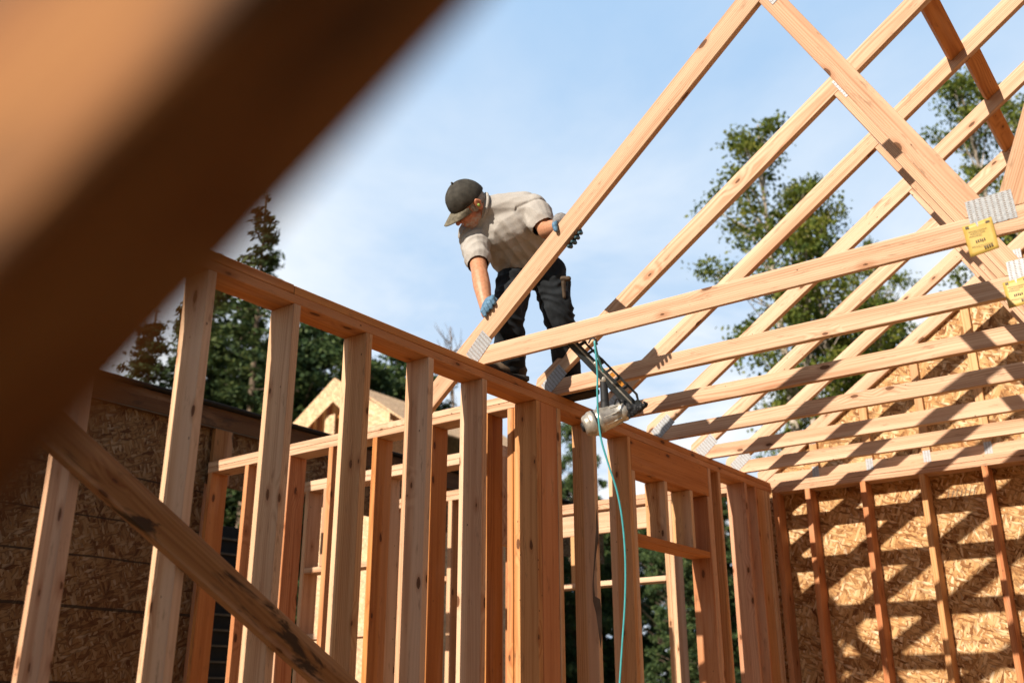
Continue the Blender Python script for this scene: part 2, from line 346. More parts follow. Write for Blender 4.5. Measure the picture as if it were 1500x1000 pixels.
# printed stamp on the sheathing
c = atY(1405, 722, WT-.0006)
for k in range(7):
    beam('printed_mark', c+Vector((.028*k-.08, 0, -.03+.004*(k%3))), c+Vector((.028*k-.06, 0, .03-.006*(k%2))), .006, .0008, (1,0,0), M['ink'], w2, 0)

w3 = thing('wall_frame', 'partition wall frame meeting the long wall behind the post group, studs sunlit on one edge', 'wall frame', (-1.5, -2.9, 0))
board('top_plate', (-2.81, -2.98, PB), (-WT-.002, -2.842, PB+.0375), M['truss'], w3); board('top_plate', (-2.81, -2.9815, PB+.0385), (-WT-.002, -2.842, PT), M['truss'], w3)
board('sole_plate', (-2.81, -2.98, 0), (-WT-.002, -2.842, .038), M['fir'], w3)
for x0 in (-2.80, -2.41, -2.0, -1.61, -1.235, -.80, -.40, -.228, -.186): studx(x0, w3, -2.98, -2.842, 'plate' if x0 > -1.5 or x0 == -2.8 else 'fir')

for x0, z in ((-2.41, 1.9), (-1.61, 2.0), (-1.235, 2.05), (-.80, 2.05), (-.40, 1.95), (-2.8, 2.2)): stamp(w3, x0+.0386, -2.95, z, 'x')
w4 = thing('wall_frame', 'short bright wall frame with a window opening, seen between the studs at left beside the OSB wall', 'wall frame', (-2.2, -2.1, 0))
board('top_plate', (-2.81, -2.15, PB), (-.9, -2.012, PB+.0375), M['truss'], w4); board('top_plate', (-2.81, -2.1515, PB+.0385), (-.9, -2.012, PT), M['truss'], w4)
for x0, zt in ((-2.745, PB), (-2.55, PB), (-1.95, PB), (-1.60, PB), (-1.2, PB), (-.94, PB)): studx(x0, w4, -2.15, -2.012, 'pale', z0=.038 if x0 in (-2.745, -1.95) else 2.1)
board('sill_plate', (-2.705, -2.15, 2.06), (-1.952, -2.012, 2.098), M['truss'], w4)
board('sill_plate', (-2.705, -2.15, 1.60), (-1.952, -2.012, 1.638), M['truss'], w4)
board('sole_plate', (-2.81, -2.15, 0), (-.9, -2.012, .038), M['fir'], w4)

w5 = thing('wall_frame', 'far wall frame with header and low rail in front of the dark trees, seen between the middle studs', 'wall frame', (-1.6, -.2, 0))
board('top_plate', (-2.6, -.24, 2.655), (-WT-.03, -.10, 2.693), M['truss'], w5); board('top_plate', (-2.6, -.2415, 2.695), (-WT-.03, -.10, 2.733), M['truss'], w5)
board('header', (-1.9, -.238, 2.466), (-.8, -.20, 2.632), M['truss'], w5, 0)
for x0, z0 in ((-2.56,.038),(-2.3,.038),(-1.94,.038),(-1.66,2.092),(-.798,.038),(-.758,.038),(-.45,.038),(-.25,.038)): studx(x0, w5, -.239, -.10, 'pale' if x0 in (-.798,-.758) else 'fir', z1=2.654 if x0 not in (-1.66,) else 2.465, z0=z0)
board('sill_plate', (-1.90, -.239, 2.053), (-.80, -.10, 2.091), M['truss'], w5)
board('sole_plate', (-2.6, -.24, 0), (-WT-.03, -.10, .038), M['fir'], w5)

w9 = thing('wall_frame', 'closely studded inner wall frame, seen in slivers between the fourth and sixth studs', 'wall frame', (-2.2, -1.2, 0))
board('top_plate', (-2.79, -1.25, PB), (-1.52, -1.11, PB+.0375), M['truss'], w9); board('top_plate', (-2.79, -1.2515, PB+.0385), (-1.52, -1.11, PT), M['truss'], w9)
board('sole_plate', (-2.79, -1.25, 0), (-1.52, -1.11, .038), M['fir'], w9)
for x0 in (-2.78, -2.60, -2.38, -2.12, -1.95, -1.72, -1.56): studx(x0, w9, -1.25, -1.11, 'fir')
for z in (1.2, 2.05): board('blocking', (-2.34, -1.25, z), (-2.122, -1.11, z+.038), M['truss'], w9)
w6 = thing('wall_frame', 'opposite side wall frame carrying the far ends of the roof trusses', 'wall frame', (7.07, -3.4, 0))
board('top_plate', (7.001, -6.6, PB), (7.14, .14, PT), M['fir'], w6); board('sole_plate', (7.001, -6.6, 0), (7.14, .14, .038), M['fir'], w6)
for k in range(17): stud(-6.6+.4064*k, w6, 'fir', 7.001, 7.14)

for k in range(6): panel('osb_sheathing', (7.1515, -6.7+1.2192*k, -.3), (0,1,0), (0,0,1), 1.2165, 3.03, .011, M['osb'], w6)  # unseen sheathing added to block low sky light from this side
w8 = thing('wall_frame', 'unseen end wall added behind the camera to shade the foreground, studs with OSB on the outside', 'wall frame', (3.5, -9.7, 0))
board('top_plate', (0, -9.74, PB), (7.14, -9.6, PT), M['fir'], w8); board('sole_plate', (0, -9.74, 0), (7.14, -9.6, .038), M['fir'], w8)  # out of view, added to cut low sky light and floor bounce
for k in range(18): studx(.01+.4064*k, w8, -9.74, -9.6)
for k in range(6): panel('osb_sheathing', (-.14+1.2192*k, -9.741, -.3), (1,0,0), (0,0,1), 1.2165, 3.03, .011, M['osb'], w8)
# dark sheathed wall at left
w0 = thing('sheathed_wall', 'shaded OSB sheathed wall with a dark fascia board along its top, at left behind the first studs', 'wall', (-2.9, -5, 0))
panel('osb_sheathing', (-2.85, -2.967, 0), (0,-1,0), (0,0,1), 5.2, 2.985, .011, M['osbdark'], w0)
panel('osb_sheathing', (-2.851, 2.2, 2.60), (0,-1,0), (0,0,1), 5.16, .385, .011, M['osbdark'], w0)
for y in (-2.966, -4.1): board('stud', (-3.0, y, 0), (-2.863, y+.04, 2.98), M['fir'], w0, 2)
board('trim_board', (-2.838, -2.955, 2.60), (-2.80, -2.80, 2.985), M['brace'], w0, 2)
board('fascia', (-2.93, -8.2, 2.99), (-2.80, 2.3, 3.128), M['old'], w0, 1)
beam('roof_edge', (-3.15, -8.3, 3.143), (-3.15, 2.4, 3.143), .80, .018, (1,0,0), M['void'], w0)
board('drip_edge', (-2.806, -8.2, 2.982), (-2.797, 2.3, 2.988), M['slat'], w0, 1, .0005)

# slatted dark bay behind the opening
sb = thing('slatted_wall', 'horizontal battens on a backing blackened as interior shade, deep behind the opening left of the first studs', 'wall', (-5.2, -.5, 0))
board('backing', (-5.4, -3.2, 0), (-5.36, -.6, 2.85), M['void'], sb, 1)  # darkness of the interior beyond, given as a black board
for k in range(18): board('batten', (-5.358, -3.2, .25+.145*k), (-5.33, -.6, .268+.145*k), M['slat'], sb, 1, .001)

# small sunlit framing with rungs, deep left
w7 = thing('wall_frame', 'tiny sunlit frame with rungs and OSB low down, seen far through the left window opening', 'wall frame', (-5, 1.2, 0))
for x0 in (-5.2, -4.8, -4.4): studx(x0, w7, 1.2, 1.29, 'truss', z1=2.3)
for z in (1.0, 1.35, 1.72, 2.05, 2.3): board('rung', (-5.25, 1.196, z), (-4.36, 1.2, z+.038), M['truss'], w7)
panel('osb_sheathing', (-5.25, 1.305, 0), (1,0,0), (0,0,1), .9, 1.3, .011, M['osbfar'], w7)
tag(beam('metal_pipe', atY(312, 872, -1.2), atY(340, 886, -1.2), .03, .03, (0,1,0), M['steel']), 'short white metal pipe glimpsed between two left studs', 'pipe')

# distant gable
gb = thing('gable_building', 'far building with a pale OSB gable and open orange framing, rising behind the left studs', 'building', (-9.1, 5., -.45))
Y0 = 4.0; pk = atY(490, 553, Y0); le = atY(430, 628, Y0); re = atY(571, 604, Y0); wid = re.x-pk.x; sl = (pk.z-re.z)/wid
lx = 2*pk.x-re.x; ez = re.z
def gpt(x, dz=0): return (x, pk.z - abs(x-pk.x)*sl + dz)
def gpoly(name, pts, y, t, mat, par): return link(name, bm_mesh(prism([(p[0]-pk.x, p[1]) for p in pts], t, .0), name), mat, par, frame((pk.x, y+t, 0), (1,0,0), (0,0,1)))
gpoly('rake_panel', [gpt(lx-.1, -.02), gpt(pk.x), (pk.x, pk.z-.42), (lx-.1, gpt(lx-.1)[1]-.38)], Y0, .02, M['osbfar'], gb)
gpoly('rake_panel', [gpt(re.x), gpt(pk.x), (pk.x, pk.z-.42), (pk.x+.32, pk.z-.70), (pk.x+.32, ez-.42), (re.x, ez-.42)][::-1], Y0, .021, M['osbfar'], gb)
gpoly('back_panel', [(lx-.1, ez-1.0), gpt(lx-.1, -.06), (pk.x, pk.z-.05), gpt(re.x, -.05), (re.x, ez-1.0)], Y0+.75, .02, M['osbfar'], gb)
for k, xx in enumerate((pk.x-.80, pk.x-.58, pk.x-.34, pk.x-.05, pk.x+.18)):
    beam('stud', (xx, Y0+.25, ez-1.), (xx, Y0+.25, gpt(xx)[1]-.10), .09, .05, (1,0,0), M['plate'], gb, 0)
gpoly('gable_wall', [(pk.x-.30, ez-1.0), (pk.x-.30, pk.z-.62), (pk.x-.06, pk.z-.60), (pk.x-.06, ez-1.0)], Y0+.12, .02, M['osbfar'], gb)
panel('side_wall', (lx-.05, Y0+.8, -.4), (1,0,0), (0,0,1), re.x-lx+.05, ez+.0, .02, M['osbfar'], gb)
board('wall_block', (lx, Y0+.83, -.45), (re.x-.02, Y0+4.6, ez-.4), M['osbfar'], gb, 1, 0)
for sg in (-1, 1):
    b = beam('roof_slope', (pk.x+sg*.0, Y0+2.4, pk.z-.02), (pk.x+sg*(wid+.08), Y0+2.4, ez-.1), 4.4, .03, (0,1,0), M['void'] if 0 else M['osbfar'], gb, 0)
    b.location.y += .12

# ------------------------------------------------------------------ roof trusses
TS, TL, TU, RUN = .677, .094, .208, 3.5
def tpoly(name, pts, mat, parent, y=0., th=.038, bev=.002):
    """polygon in truss plane (x, s); local X along its longest edge"""
    e = max(zip(pts, pts[1:]+pts[:1]), key=lambda ab: math.hypot(ab[1][0]-ab[0][0], ab[1][1]-ab[0][1]))
    a = math.atan2(e[1][1]-e[0][1], e[1][0]-e[0][0]); cx = sum(p[0] for p in pts)/len(pts); cz = sum(p[1] for p in pts)/len(pts)
    X = Vector((math.cos(a), 0, math.sin(a))); Z = Vector((-math.sin(a), 0, math.cos(a)))
    loc = [((p[0]-cx)*X.x+(p[1]-cz)*X.z, (p[0]-cx)*Z.x+(p[1]-cz)*Z.z) for p in pts]
    # local: x = X, y = Z(up in truss plane), z = X x Z = -Y
    o = link(name, bm_mesh(prism(loc, th, bev, -th), name), mat)
    m = Matrix((X, Z, X.cross(Z))).transposed().to_4x4(); m.translation = Vector((cx, y, cz))
    o.parent = parent; o.location = m.to_translation(); o.rotation_euler = m.to_euler(); return o
def mir(pts): return [(2*RUN-p[0], p[1]) for p in pts][::-1]
def nplate(cx, cz, w, h, ang, parent, y=-.0012):
    X = Vector((math.cos(ang), 0, math.sin(ang))); Z = Vector((-math.sin(ang), 0, math.cos(ang)))
    o = link('nail_plate', bm_mesh(prism([(-w/2,-h/2),(w/2,-h/2),(w/2,h/2),(-w/2,h/2)], .0012, 0), 'nail_plate'), M['nailplate'])
    m = Matrix((X, Z, X.cross(Z))).transposed().to_4x4(); m.translation = Vector((cx, y, cz)); o.parent = parent; o.location = m.to_translation(); o.rotation_euler = m.to_euler(); return o
def low(x): return TL+TS*x
def upp(x): return TU+TS*x
def truss(y, label, lean=0., tail=False, tg=True):
    t = thing('roof_truss', label, 'roof truss', (0, y, PT+.001), 'roof trusses set along the wall', (lean, 0, 0))
    x0 = -.43 if tail else -.139
    top = [(x0, low(x0)), (RUN-.001, low(RUN)), (RUN-.001, upp(RUN)), (x0, upp(x0))]
    if not tail: top = [(x0, .001), (RUN-.001, low(RUN)), (RUN-.001, upp(RUN)), (x0+.004, upp(x0)-.0), (x0-.004, .085)]
    tpoly('top_chord', top, M['truss'], t); tpoly('top_chord', mir(top), M['truss'], t)
    xb = (.0885-TL)/TS
    tpoly('bottom_chord', [(-.132, .0), (2*RUN+.132, .0), (2*RUN-xb-.002, .088), (xb+.002, .088)], M['truss'], t)
    wa = [(1.657, low(1.657)-.001), (2.25, .0895), (2.344, .0895), (1.727, low(1.727)-.001)]
    wb = [(2.346, .0895), (2.445, .0895), (3.499, 2.262), (3.499, low(3.499)-.002)]
    for w in (wa, wb): tpoly('web', w, M['truss'], t); tpoly('web', mir(w), M['truss'], t)
    nplate(-.022, .088, .155, .082, .68, t); nplate(2*RUN+.022, .088, .155, .082, -.68, t)
    nplate(2.338, .098, .155, .105, .02, t); nplate(2*RUN-2.338, .098, .155, .105, 0, t)
    nplate(1.705, 1.243, .125, .05, math.atan2(-1.9, 1), t); nplate(2*RUN-1.705, 1.243, .125, .05, -math.atan2(-1.9, 1), t)
    nplate(RUN, 2.50, .2, .15, 0, t)
    if tg: make_tag(t)
    return t
def make_tag(t):
    bm = bmesh.new(); n = 8; rows = []
    for k in range(n+1):
        u = k/n; s = .066-.118*u; yy = -.0035-.012*u*u+.016*max(0, u-.7); w = .051-.002*u; dx = .006*u
        rows.append([bm.verts.new((2.284+dx+i*w/3-w, yy-.002*math.cos(i*1.1), s-.012*(i/6)*0+.010*(i-3)/3*.5)) for i in range(7)])
    for a, b in zip(rows, rows[1:]):
        for i in range(6): bm.faces.new((a[i], b[i], b[i+1], a[i+1]))
    me = bm_mesh(bm, 'paper_tag'); smooth(me); o = link('paper_tag', me, M['tag']); o.parent = t
    md = o.modifiers.new('s', 'SOLIDIFY'); md.thickness = .0006
    bm = bmesh.new()
    for (x, s, w, h) in [(2.243,.050,.012,.010),(2.312,.052,.014,.008)]+[(2.250+.004*(k%2), .036-.009*k, .062-.01*(k%3), .0016) for k in range(3)]+[(2.268+.007*k, -.008+.001*(k%3), .0045, .008) for k in range(5)]+[(2.252, -.022, .07, .0014)]+[(2.292+.008*k, -.036, .006, .008) for k in range(4)]:
        yy = -.0060-.012*((.066-s)/.118)**2
        vs = [bm.verts.new((x+a*w, yy-.0008, s+b*h+.002*(x-2.28)/.05)) for a, b in ((0,0),(1,0),(1,1),(0,1))]; bm.faces.new(vs)
    o2 = link('tag_print', bm_mesh(bm, 'tag_print'), M['ink']); o2.parent = t
t1 = truss(-3.46, 'front roof truss the worker is holding, leaning out with its tail below the plate', D2R(12.5), True)
lab = ['second roof truss from the front, heel plate between the boot and the nail gun', 'third roof truss, bottom chord vanishing behind the nose of the nail gun', 'middle roof truss with heel plate just right of the nail gun',
       'fifth roof truss from the front, between the middle truss and the last free one', 'last free roof truss, nearest to the OSB covered gable end']
for y, l in zip((-2.83, -2.22, -1.615, -1.005, -.455), lab): truss(y, l)
# gable truss sheathed with OSB
gt = thing('gable_truss', 'end gable truss with vertical studs and OSB sheathing standing on the end wall', 'gable truss', (0, .100, PT+.001))
x0 = -.139; top = [(x0, .001), (RUN-.001, low(RUN)), (RUN-.001, upp(RUN)), (x0, upp(x0))]
tpoly('top_chord', top, M['truss'], gt); tpoly('top_chord', mir(top), M['truss'], gt)
tpoly('bottom_chord', [(-.132, .0), (2*RUN+.132, .0), (2*RUN, .088), (.0, .088)], M['truss'], gt)
xs = [.29+.4*k for k in range(8)]
for k, x in enumerate(xs+[2*RUN-x-.06 for x in xs]):
    l0, l1 = (low(x), low(x+.055)) if x < RUN else (low(2*RUN-x), low(2*RUN-x-.055))
    tpoly('gable_stud', [(x, .0895), (x+.055, .0895), (x+.055, l1-.001), (x, l0-.001)], M['fir'], gt)
    nplate(x+.03, .055, .05, .095, 0, gt); nplate(x+.03, (l0+l1)/2+.0, .05, .07, 0, gt)
tpoly('osb_sheathing', [(-.1, -.01), (2*RUN+.1, -.01), (2*RUN+.1, upp(-.1)-.005), (RUN, upp(RUN)-.005), (-.1, upp(-.1)-.005)], M['osb'], gt, .040, .011, 0)
# blocks between the trusses
ys = [-2.83, -2.22, -1.615, -1.005, -.455, .10]; bl = ['nearest short block bridging the second and third trusses, high at the right', 'short block between the third and middle trusses below the upper one', 'short block between the middle and fifth trusses, third from the top', 'short block between the fifth and last free trusses', 'farthest short block running to the gable truss']
for k in range(5):
    x = 2.08+(0, .05, .01, .06, .02)[k]; z = PT + low(x)+.078+(0,.03,.03,.02,.0)[k]; ya, yb = ys[k]+.040, ys[k+1]-.002
    if k: ya = ys[k]+.0395
    o = beam('lumber_block', (x+.045, ya, z+.03), (x+.045, yb, z+.03), .089, .038, (math.cos(math.atan(TS)), 0, math.sin(math.atan(TS))), M['plate'])
    tag(o, bl[k], 'block', 'blocks nailed between the roof trusses')

# ------------------------------------------------------------------ loose boards
tag(beam('brace_board', atX(70, 622, .021), atX(560, 1062, .021), .114, .038, (0, 1, 1), M['brace']), 'dirty stained diagonal board nailed across the first studs at lower left', 'board')
pa, pb = atD(800, -90, .285), atD(-84, 860, .265); ax = (pb-pa).normalized()
perp = ax.cross(FW).normalized()
if perp.dot(RT) < 0: perp = -perp            # points to lower right
lit = (-perp*.43 + (-FW)*.90); lit = (lit-ax*lit.dot(ax)).normalized(); drk = lit.cross(ax).normalized()
if drk.dot(perp) < 0: drk = -drk
cen = (pa+pb)/2 - drk*.07 + lit*.032; L2 = (pb-pa).length/2+.12
tag(beam('near_board', cen-ax*L2, cen+ax*L2, .064, .14, lit, M['near']), 'large out of focus board close to the lens across the upper left', 'board')

# ------------------------------------------------------------------ the worker
def capsule(bm, p0, r0_, p1, r1_, n=14, m=5, sq=None, sqa=None):
    """tapered rounded limb; sq flattens it along direction sqa"""
    p0, p1 = Vector(p0), Vector(p1); d = (p1-p0); L = d.length; d = d.normalized() if L > 1e-6 else Vector((0,0,1))
    u = d.cross(Vector((.31,.17,.93))).normalized(); v = d.cross(u)
    rows = []
    for k in range(m+1):
        a = -math.pi/2*(1-k/m); rows.append((p0+d*(math.sin(a)*r0_), math.cos(a)*r0_))
    for k in range(m+1):
        a = math.pi/2*k/m; rows.append((p1+d*(math.sin(a)*r1_), math.cos(a)*r1_))
    rings = []
    for c, r in rows:
        r = max(r, .0004); ring = []
        for q in range(n):
            t = 2*math.pi*q/n; w = (u*math.cos(t)+v*math.sin(t))*r
            if sq: w = w - sqa*(w.dot(sqa)*(1-sq))
            ring.append(bm.verts.new(c+w))
        rings.append(ring)
    for a, b in zip(rings, rings[1:]):
        for q in range(n): bm.faces.new((a[q], a[(q+1)%n], b[(q+1)%n], b[q]))
    bm.faces.new(rings[0][::-1]); bm.faces.new(rings[-1])
def ellipsoid(bm, c, X, Y, Z, n=20, m=12):
    c = Vector(c); rows = []
    for j in range(m+1):
        a = -math.pi/2+math.pi*j/m; cr = max(math.cos(a), .01)
        rows.append([bm.verts.new(c+Z*math.sin(a)+(X*math.cos(2*math.pi*k/n)+Y*math.sin(2*math.pi*k/n))*cr) for k in range(n)])
    for a, b in zip(rows, rows[1:]):
        for q in range(n): bm.faces.new((a[q], a[(q+1)%n], b[(q+1)%n], b[q]))
    bm.faces.new(rows[0][::-1]); bm.faces.new(rows[-1])
def remesh(bm, voxel, iters=3, fac=.5):
    bmesh.ops.recalc_face_normals(bm, faces=bm.faces)
    me = bpy.data.meshes.new('tmp'); bm.to_mesh(me); bm.free(); o = bpy.data.objects.new('tmp', me); COL.objects.link(o)
    m = o.modifiers.new('r', 'REMESH'); m.mode = 'VOXEL'; m.voxel_size = voxel
    m2 = o.modifiers.new('s', 'SMOOTH'); m2.iterations = iters; m2.factor = fac
    bpy.context.view_layer.update(); dg = bpy.context.evaluated_depsgraph_get()
    out = bpy.data.meshes.new_from_object(o.evaluated_get(dg)); bpy.data.objects.remove(o); bpy.data.meshes.remove(me); smooth(out); return out
def fold(me, fn):
    me.update(); nr = [v.normal.copy() for v in me.vertices]
    for v, n_ in zip(me.vertices, nr): v.co += n_*fn(v.co)
    me.update()
person = thing('person', 'worker in grey cap, oatmeal t-shirt and black trousers bending over the front roof truss', 'person', atZ(765, 553, PT))
pO = person.location.copy()
def pl(name, me, mat, parent=None):
    """mesh given in world coordinates, stored relative to the person"""
    me.transform(Matrix.Translation(-pO)); me.materials.clear(); me.materials.append(mat)
    o = bpy.data.objects.new(name, me); COL.objects.link(o); o.parent = parent or person; return o
V3 = Vector
hipL, hipR = atY(757, 398, -2.98), atY(802, 400, -2.90)               # image left / image right
kneL, kneR = atY(744, 462, -3.25), atY(819, 462, -2.88)
ankL, ankR = atZ(748, 531, PT+.10), atZ(838, 562, PT+.10)
ankR = Vector((ankR.x-.01, -2.695, PT+.10)); pel = (hipL+hipR)/2
chest = atY(750, 338, -3.14); shA = atY(693, 341, -3.30); shB = atY(782, 304, -3.20); neck = atY(716, 305, -3.33)
elA, wrA = atY(703, 402, -3.40), atY(712, 452, -3.44)
elB, wrB = atY(800, 338, -3.20), atY(822, 330, -3.40)
# head frame
Fv = (RT*-.64 - UP*.74 - FW*.22).normalized(); Uv = (RT*-.56 + UP*.60 - FW*.42); Uv = (Uv-Fv*Uv.dot(Fv)).normalized(); Lv = Uv.cross(Fv)
HC = atY(685, 299, -3.43)
def hd(f, l, u): return HC + Fv*f + Lv*l + Uv*u
bm = bmesh.new()
ellipsoid(bm, hd(-.010, 0, .028), Fv*.098, Lv*.078, Uv*.098)                 # skull
ellipsoid(bm, hd(.035, 0, -.045), Fv*.058, Lv*.058, Uv*.075)                 # face
capsule(bm, hd(.008, .045, -.070), .022, hd(.072, .012, -.105), .019)        # jaw
capsule(bm, hd(.008, -.045, -.070), .022, hd(.072, -.012, -.105), .019)
capsule(bm, hd(.078, .010, -.112), .017, hd(.078, -.010, -.112), .017)       # chin
capsule(bm, hd(.088, 0, .005), .009, hd(.112, 0, -.034), .0135)              # nose
capsule(bm, hd(.098, .012, -.037), .008, hd(.098, -.012, -.037), .008)
capsule(bm, hd(.078, .040, .014), .010, hd(.088, 0, .014), .010); capsule(bm, hd(.078, -.040, .014), .010, hd(.088, 0, .014), .010)  # brow
capsule(bm, hd(.070, .040, -.030), .017, hd(.040, .056, -.030), .017); capsule(bm, hd(.070, -.040, -.030), .017, hd(.040, -.056, -.030), .017)  # cheeks
capsule(bm, hd(.090, .018, -.062), .0075, hd(.090, -.018, -.062), .0075); capsule(bm, hd(.087, .016, -.078), .0075, hd(.087, -.016, -.078), .0075)  # lips
for sg in (1, -1):                                                           # ears
    ellipsoid(bm, hd(-.018, .086*sg, -.012), Fv*.019+Lv*.004*sg, Lv*.011*sg-Fv*.006, Uv*.036)
    capsule(bm, hd(-.022, .094*sg, .016), .006, hd(-.034, .096*sg, -.005), .007); capsule(bm, hd(-.012, .084*sg, -.040), .008, hd(-.020, .084*sg, -.030), .008)
capsule(bm, hd(-.030, 0, -.055), .060, neck, .062); capsule(bm, neck, .064, (shA+shB)/2, .075)
capsule(bm, chest, .10, pel, .10)
for a, b, c in ((shA, elA, wrA), (shB, elB, wrB)):
    capsule(bm, a, .052, b, .043); capsule(bm, b, .045, b.lerp(c, .35), .046); capsule(bm, b.lerp(c, .35), .046, c, .031)
    capsule(bm, neck.lerp(a, .3), .05, a, .05)
capsule(bm, wrA, .030, wrA+(wrA-elA).normalized()*.03, .030, sq=.75, sqa=FW)
capsule(bm, wrB, .030, wrB+(wrB-elB).normalized()*.03, .029)
me = remesh(bm, .0055, 2)
jaw = hd(.055, 0, -.085)
fold(me, lambda p: -.004*max(0, 1-((p-hd(.092, 0, -.070)).length/.012)) - .007*max(0, 1-((p-hd(.082, .028, -.006)).length/.018)) - .007*max(0, 1-((p-hd(.082, -.028, -.006)).length/.018)))
at = me.color_attributes.new('beard', 'FLOAT_COLOR', 'POINT')
for i, v in enumerate(me.vertices):
    q = v.co-HC; f, l, u = q.dot(Fv), q.dot(Lv), q.dot(Uv)
    b = 0.
    if -.16 < u < -.045 and f > -.01 and q.length < .19: b = min(1, (-.045-u)/.02)*min(1, (f+.01)/.02)
    if (v.co-hd(.09, 0, -.070)).length < .016: b *= .25
    b *= .55+.9*noise.noise(v.co*90)
    red = 1. if q.length < .2 else 0.
    at.data[i].color = (max(0, b), red, 0, 1)
s = N('sunburnt_skin'); a_ = s.n('ShaderNodeAttribute', attribute_name='beard'); sp = s.n('ShaderNodeSeparateColor'); s.l(a_.outputs['Color'], sp.inputs[0])
nz = s.noise(s.obj(), 55., 4.); c = s.ramp(nz, [(.3, (.40,.175,.085)), (.7, (.53,.26,.14))]); c = s.mix(s.math('MULTIPLY', sp.outputs[1], .6), c, (.42,.135,.07))
c = s.mix(s.math('MULTIPLY', sp.outputs[0], .95), c, (.42,.38,.34)); s.l(c, s.b.inputs['Base Color']); s.set(Roughness=.5); s.b.inputs['Subsurface Weight'].default_value = .06; s.b.inputs['Subsurface Scale'].default_value = .02
s.bump(s.noise(s.obj(), 240., 3.), .15, .001); M['skin'] = s.m
body = pl('body', me, M['skin'])
for sg in (1, -1):
    bm = bmesh.new(); ellipsoid(bm, hd(.080, .029*sg, -.006), Fv*.010, Lv*.012, Uv*.006); me = bm_mesh(bm, 'eye'); smooth(me); pl('eye', me, M['gun_rub'])
bm = bmesh.new(); ellipsoid(bm, hd(-.012, .098, -.014), Fv*.008, Lv*.008, Uv*.010, 10, 6); me = bm_mesh(bm, 'plug'); smooth(me); pl('ear_plug', me, M['ear'])
# hair round the back and sides
bm = bmesh.new(); ellipsoid(bm, hd(-.020, 0, .014), Fv*.092, Lv*.079, Uv*.088)
capsule(bm, hd(.014, .070, .0), .009, hd(.012, .070, -.025), .006); capsule(bm, hd(.014, -.070, .0), .009, hd(.012, -.070, -.025), .006)
capsule(bm, hd(-.075, .03, -.03), .028, hd(-.075, -.03, -.03), .028)
me = remesh(bm, .006, 1); fold(me, lambda p: .004*noise.noise(p*90)); pl('hair', me, M['hair'])
# cap: six panel dome with button and curved brim
bm = bmesh.new(); rows = []; n = 48
for j in range(15):
    a = math.pi/2*j/14*1.06; row = []
    for k in range(n):
        t = 2*math.pi*k/n; seam = .004*max(0, 1-abs(((t/(math.pi/3)+.5) % 1)-.5)*8)
        rr = math.sin(a)*(1+.03*math.cos(2*t)) ; ru = math.cos(a)
        rad = 1-seam*6
        row.append(bm.verts.new(hd(-.010+.107*rr*math.cos(t)*rad, .092*rr*math.sin(t)*rad, (.026+.112*ru*rad)+.006*rr*math.cos(t))))
    rows.append(row)
for a, b in zip(rows, rows[1:]):
    for k in range(n): bm.faces.new((a[k], a[(k+1)%n], b[(k+1)%n], b[k]))
bmesh.ops.remove_doubles(bm, verts=bm.verts, dist=.0004)
me = bm_mesh(bm, 'cap'); smooth(me); fold(me, lambda p: .0022*noise.noise((p-HC)*28)); cap = pl('cap', me, M['cap']); md = cap.modifiers.new('s', 'SOLIDIFY'); md.thickness = .002
bm = bmesh.new(); capsule(bm, hd(-.010, 0, .142), .007, hd(-.010, 0, .145), .006, 10, 4); me = bm_mesh(bm, 'b'); smooth(me); pl('button', me, M['cap'], cap)
bm = bmesh.new(); rows = []
for j in range(10):
    row = []
    for k in range(21):
        t = -1+2*k/20; aa = t*1.12; fl_ = math.cos(t*math.pi/2)**.55 if abs(t) < 1 else 0
        bx, by = .094*math.cos(aa)-.006, .088*math.sin(aa)
        ex = bx + .088*fl_*(j/9); row.append(bm.verts.new(hd(ex, by*(1-.06*j/9), (.022-.026*t*t*(.4+.6*j/9)-.016*(j/9)**1.3))))
    rows.append(row)
for a, b in zip(rows, rows[1:]):
    for k in range(20): bm.faces.new((a[k], a[k+1], b[k+1], b[k]))
bmesh.ops.remove_doubles(bm, verts=bm.verts, dist=.0003)
me = bm_mesh(bm, 'brim'); smooth(me); br = pl('brim', me, M['brim'], cap); md = br.modifiers.new('s', 'SOLIDIFY'); md.thickness = .004
# t-shirt
bm = bmesh.new()
midS = (shA+shB)/2; lat = (shB-shA).normalized(); dwn = (pel-midS).normalized(); fwd = lat.cross(dwn).normalized()
if fwd.dot(-FW) < 0: fwd = -fwd
def torso(c, w, d, h): ellipsoid(bm, c, lat*w, fwd*d, dwn*h)
torso(midS.lerp(pel, .16), .205, .125, .15); torso(midS.lerp(pel, .40), .188, .120, .17); torso(midS.lerp(pel, .64), .176, .116, .16)
torso(midS.lerp(pel, .82), .174, .114, .11)
capsule(bm, shA, .078, shB, .078); capsule(bm, atY(728, 306, -3.26), .086, atY(768, 303, -3.17), .090); capsule(bm, neck, .072, shA, .074); capsule(bm, neck, .074, shB, .074); capsule(bm, neck.lerp(midS, .4), .075, midS, .10)
sA, sB = shA.lerp(elA, .66), shB.lerp(elB, .0)+(elB-shB)*.62
capsule(bm, shA, .080, sA, .073, m=2); capsule(bm, shB, .080, sB, .074, m=2)
me = remesh(bm, .0048, 7)
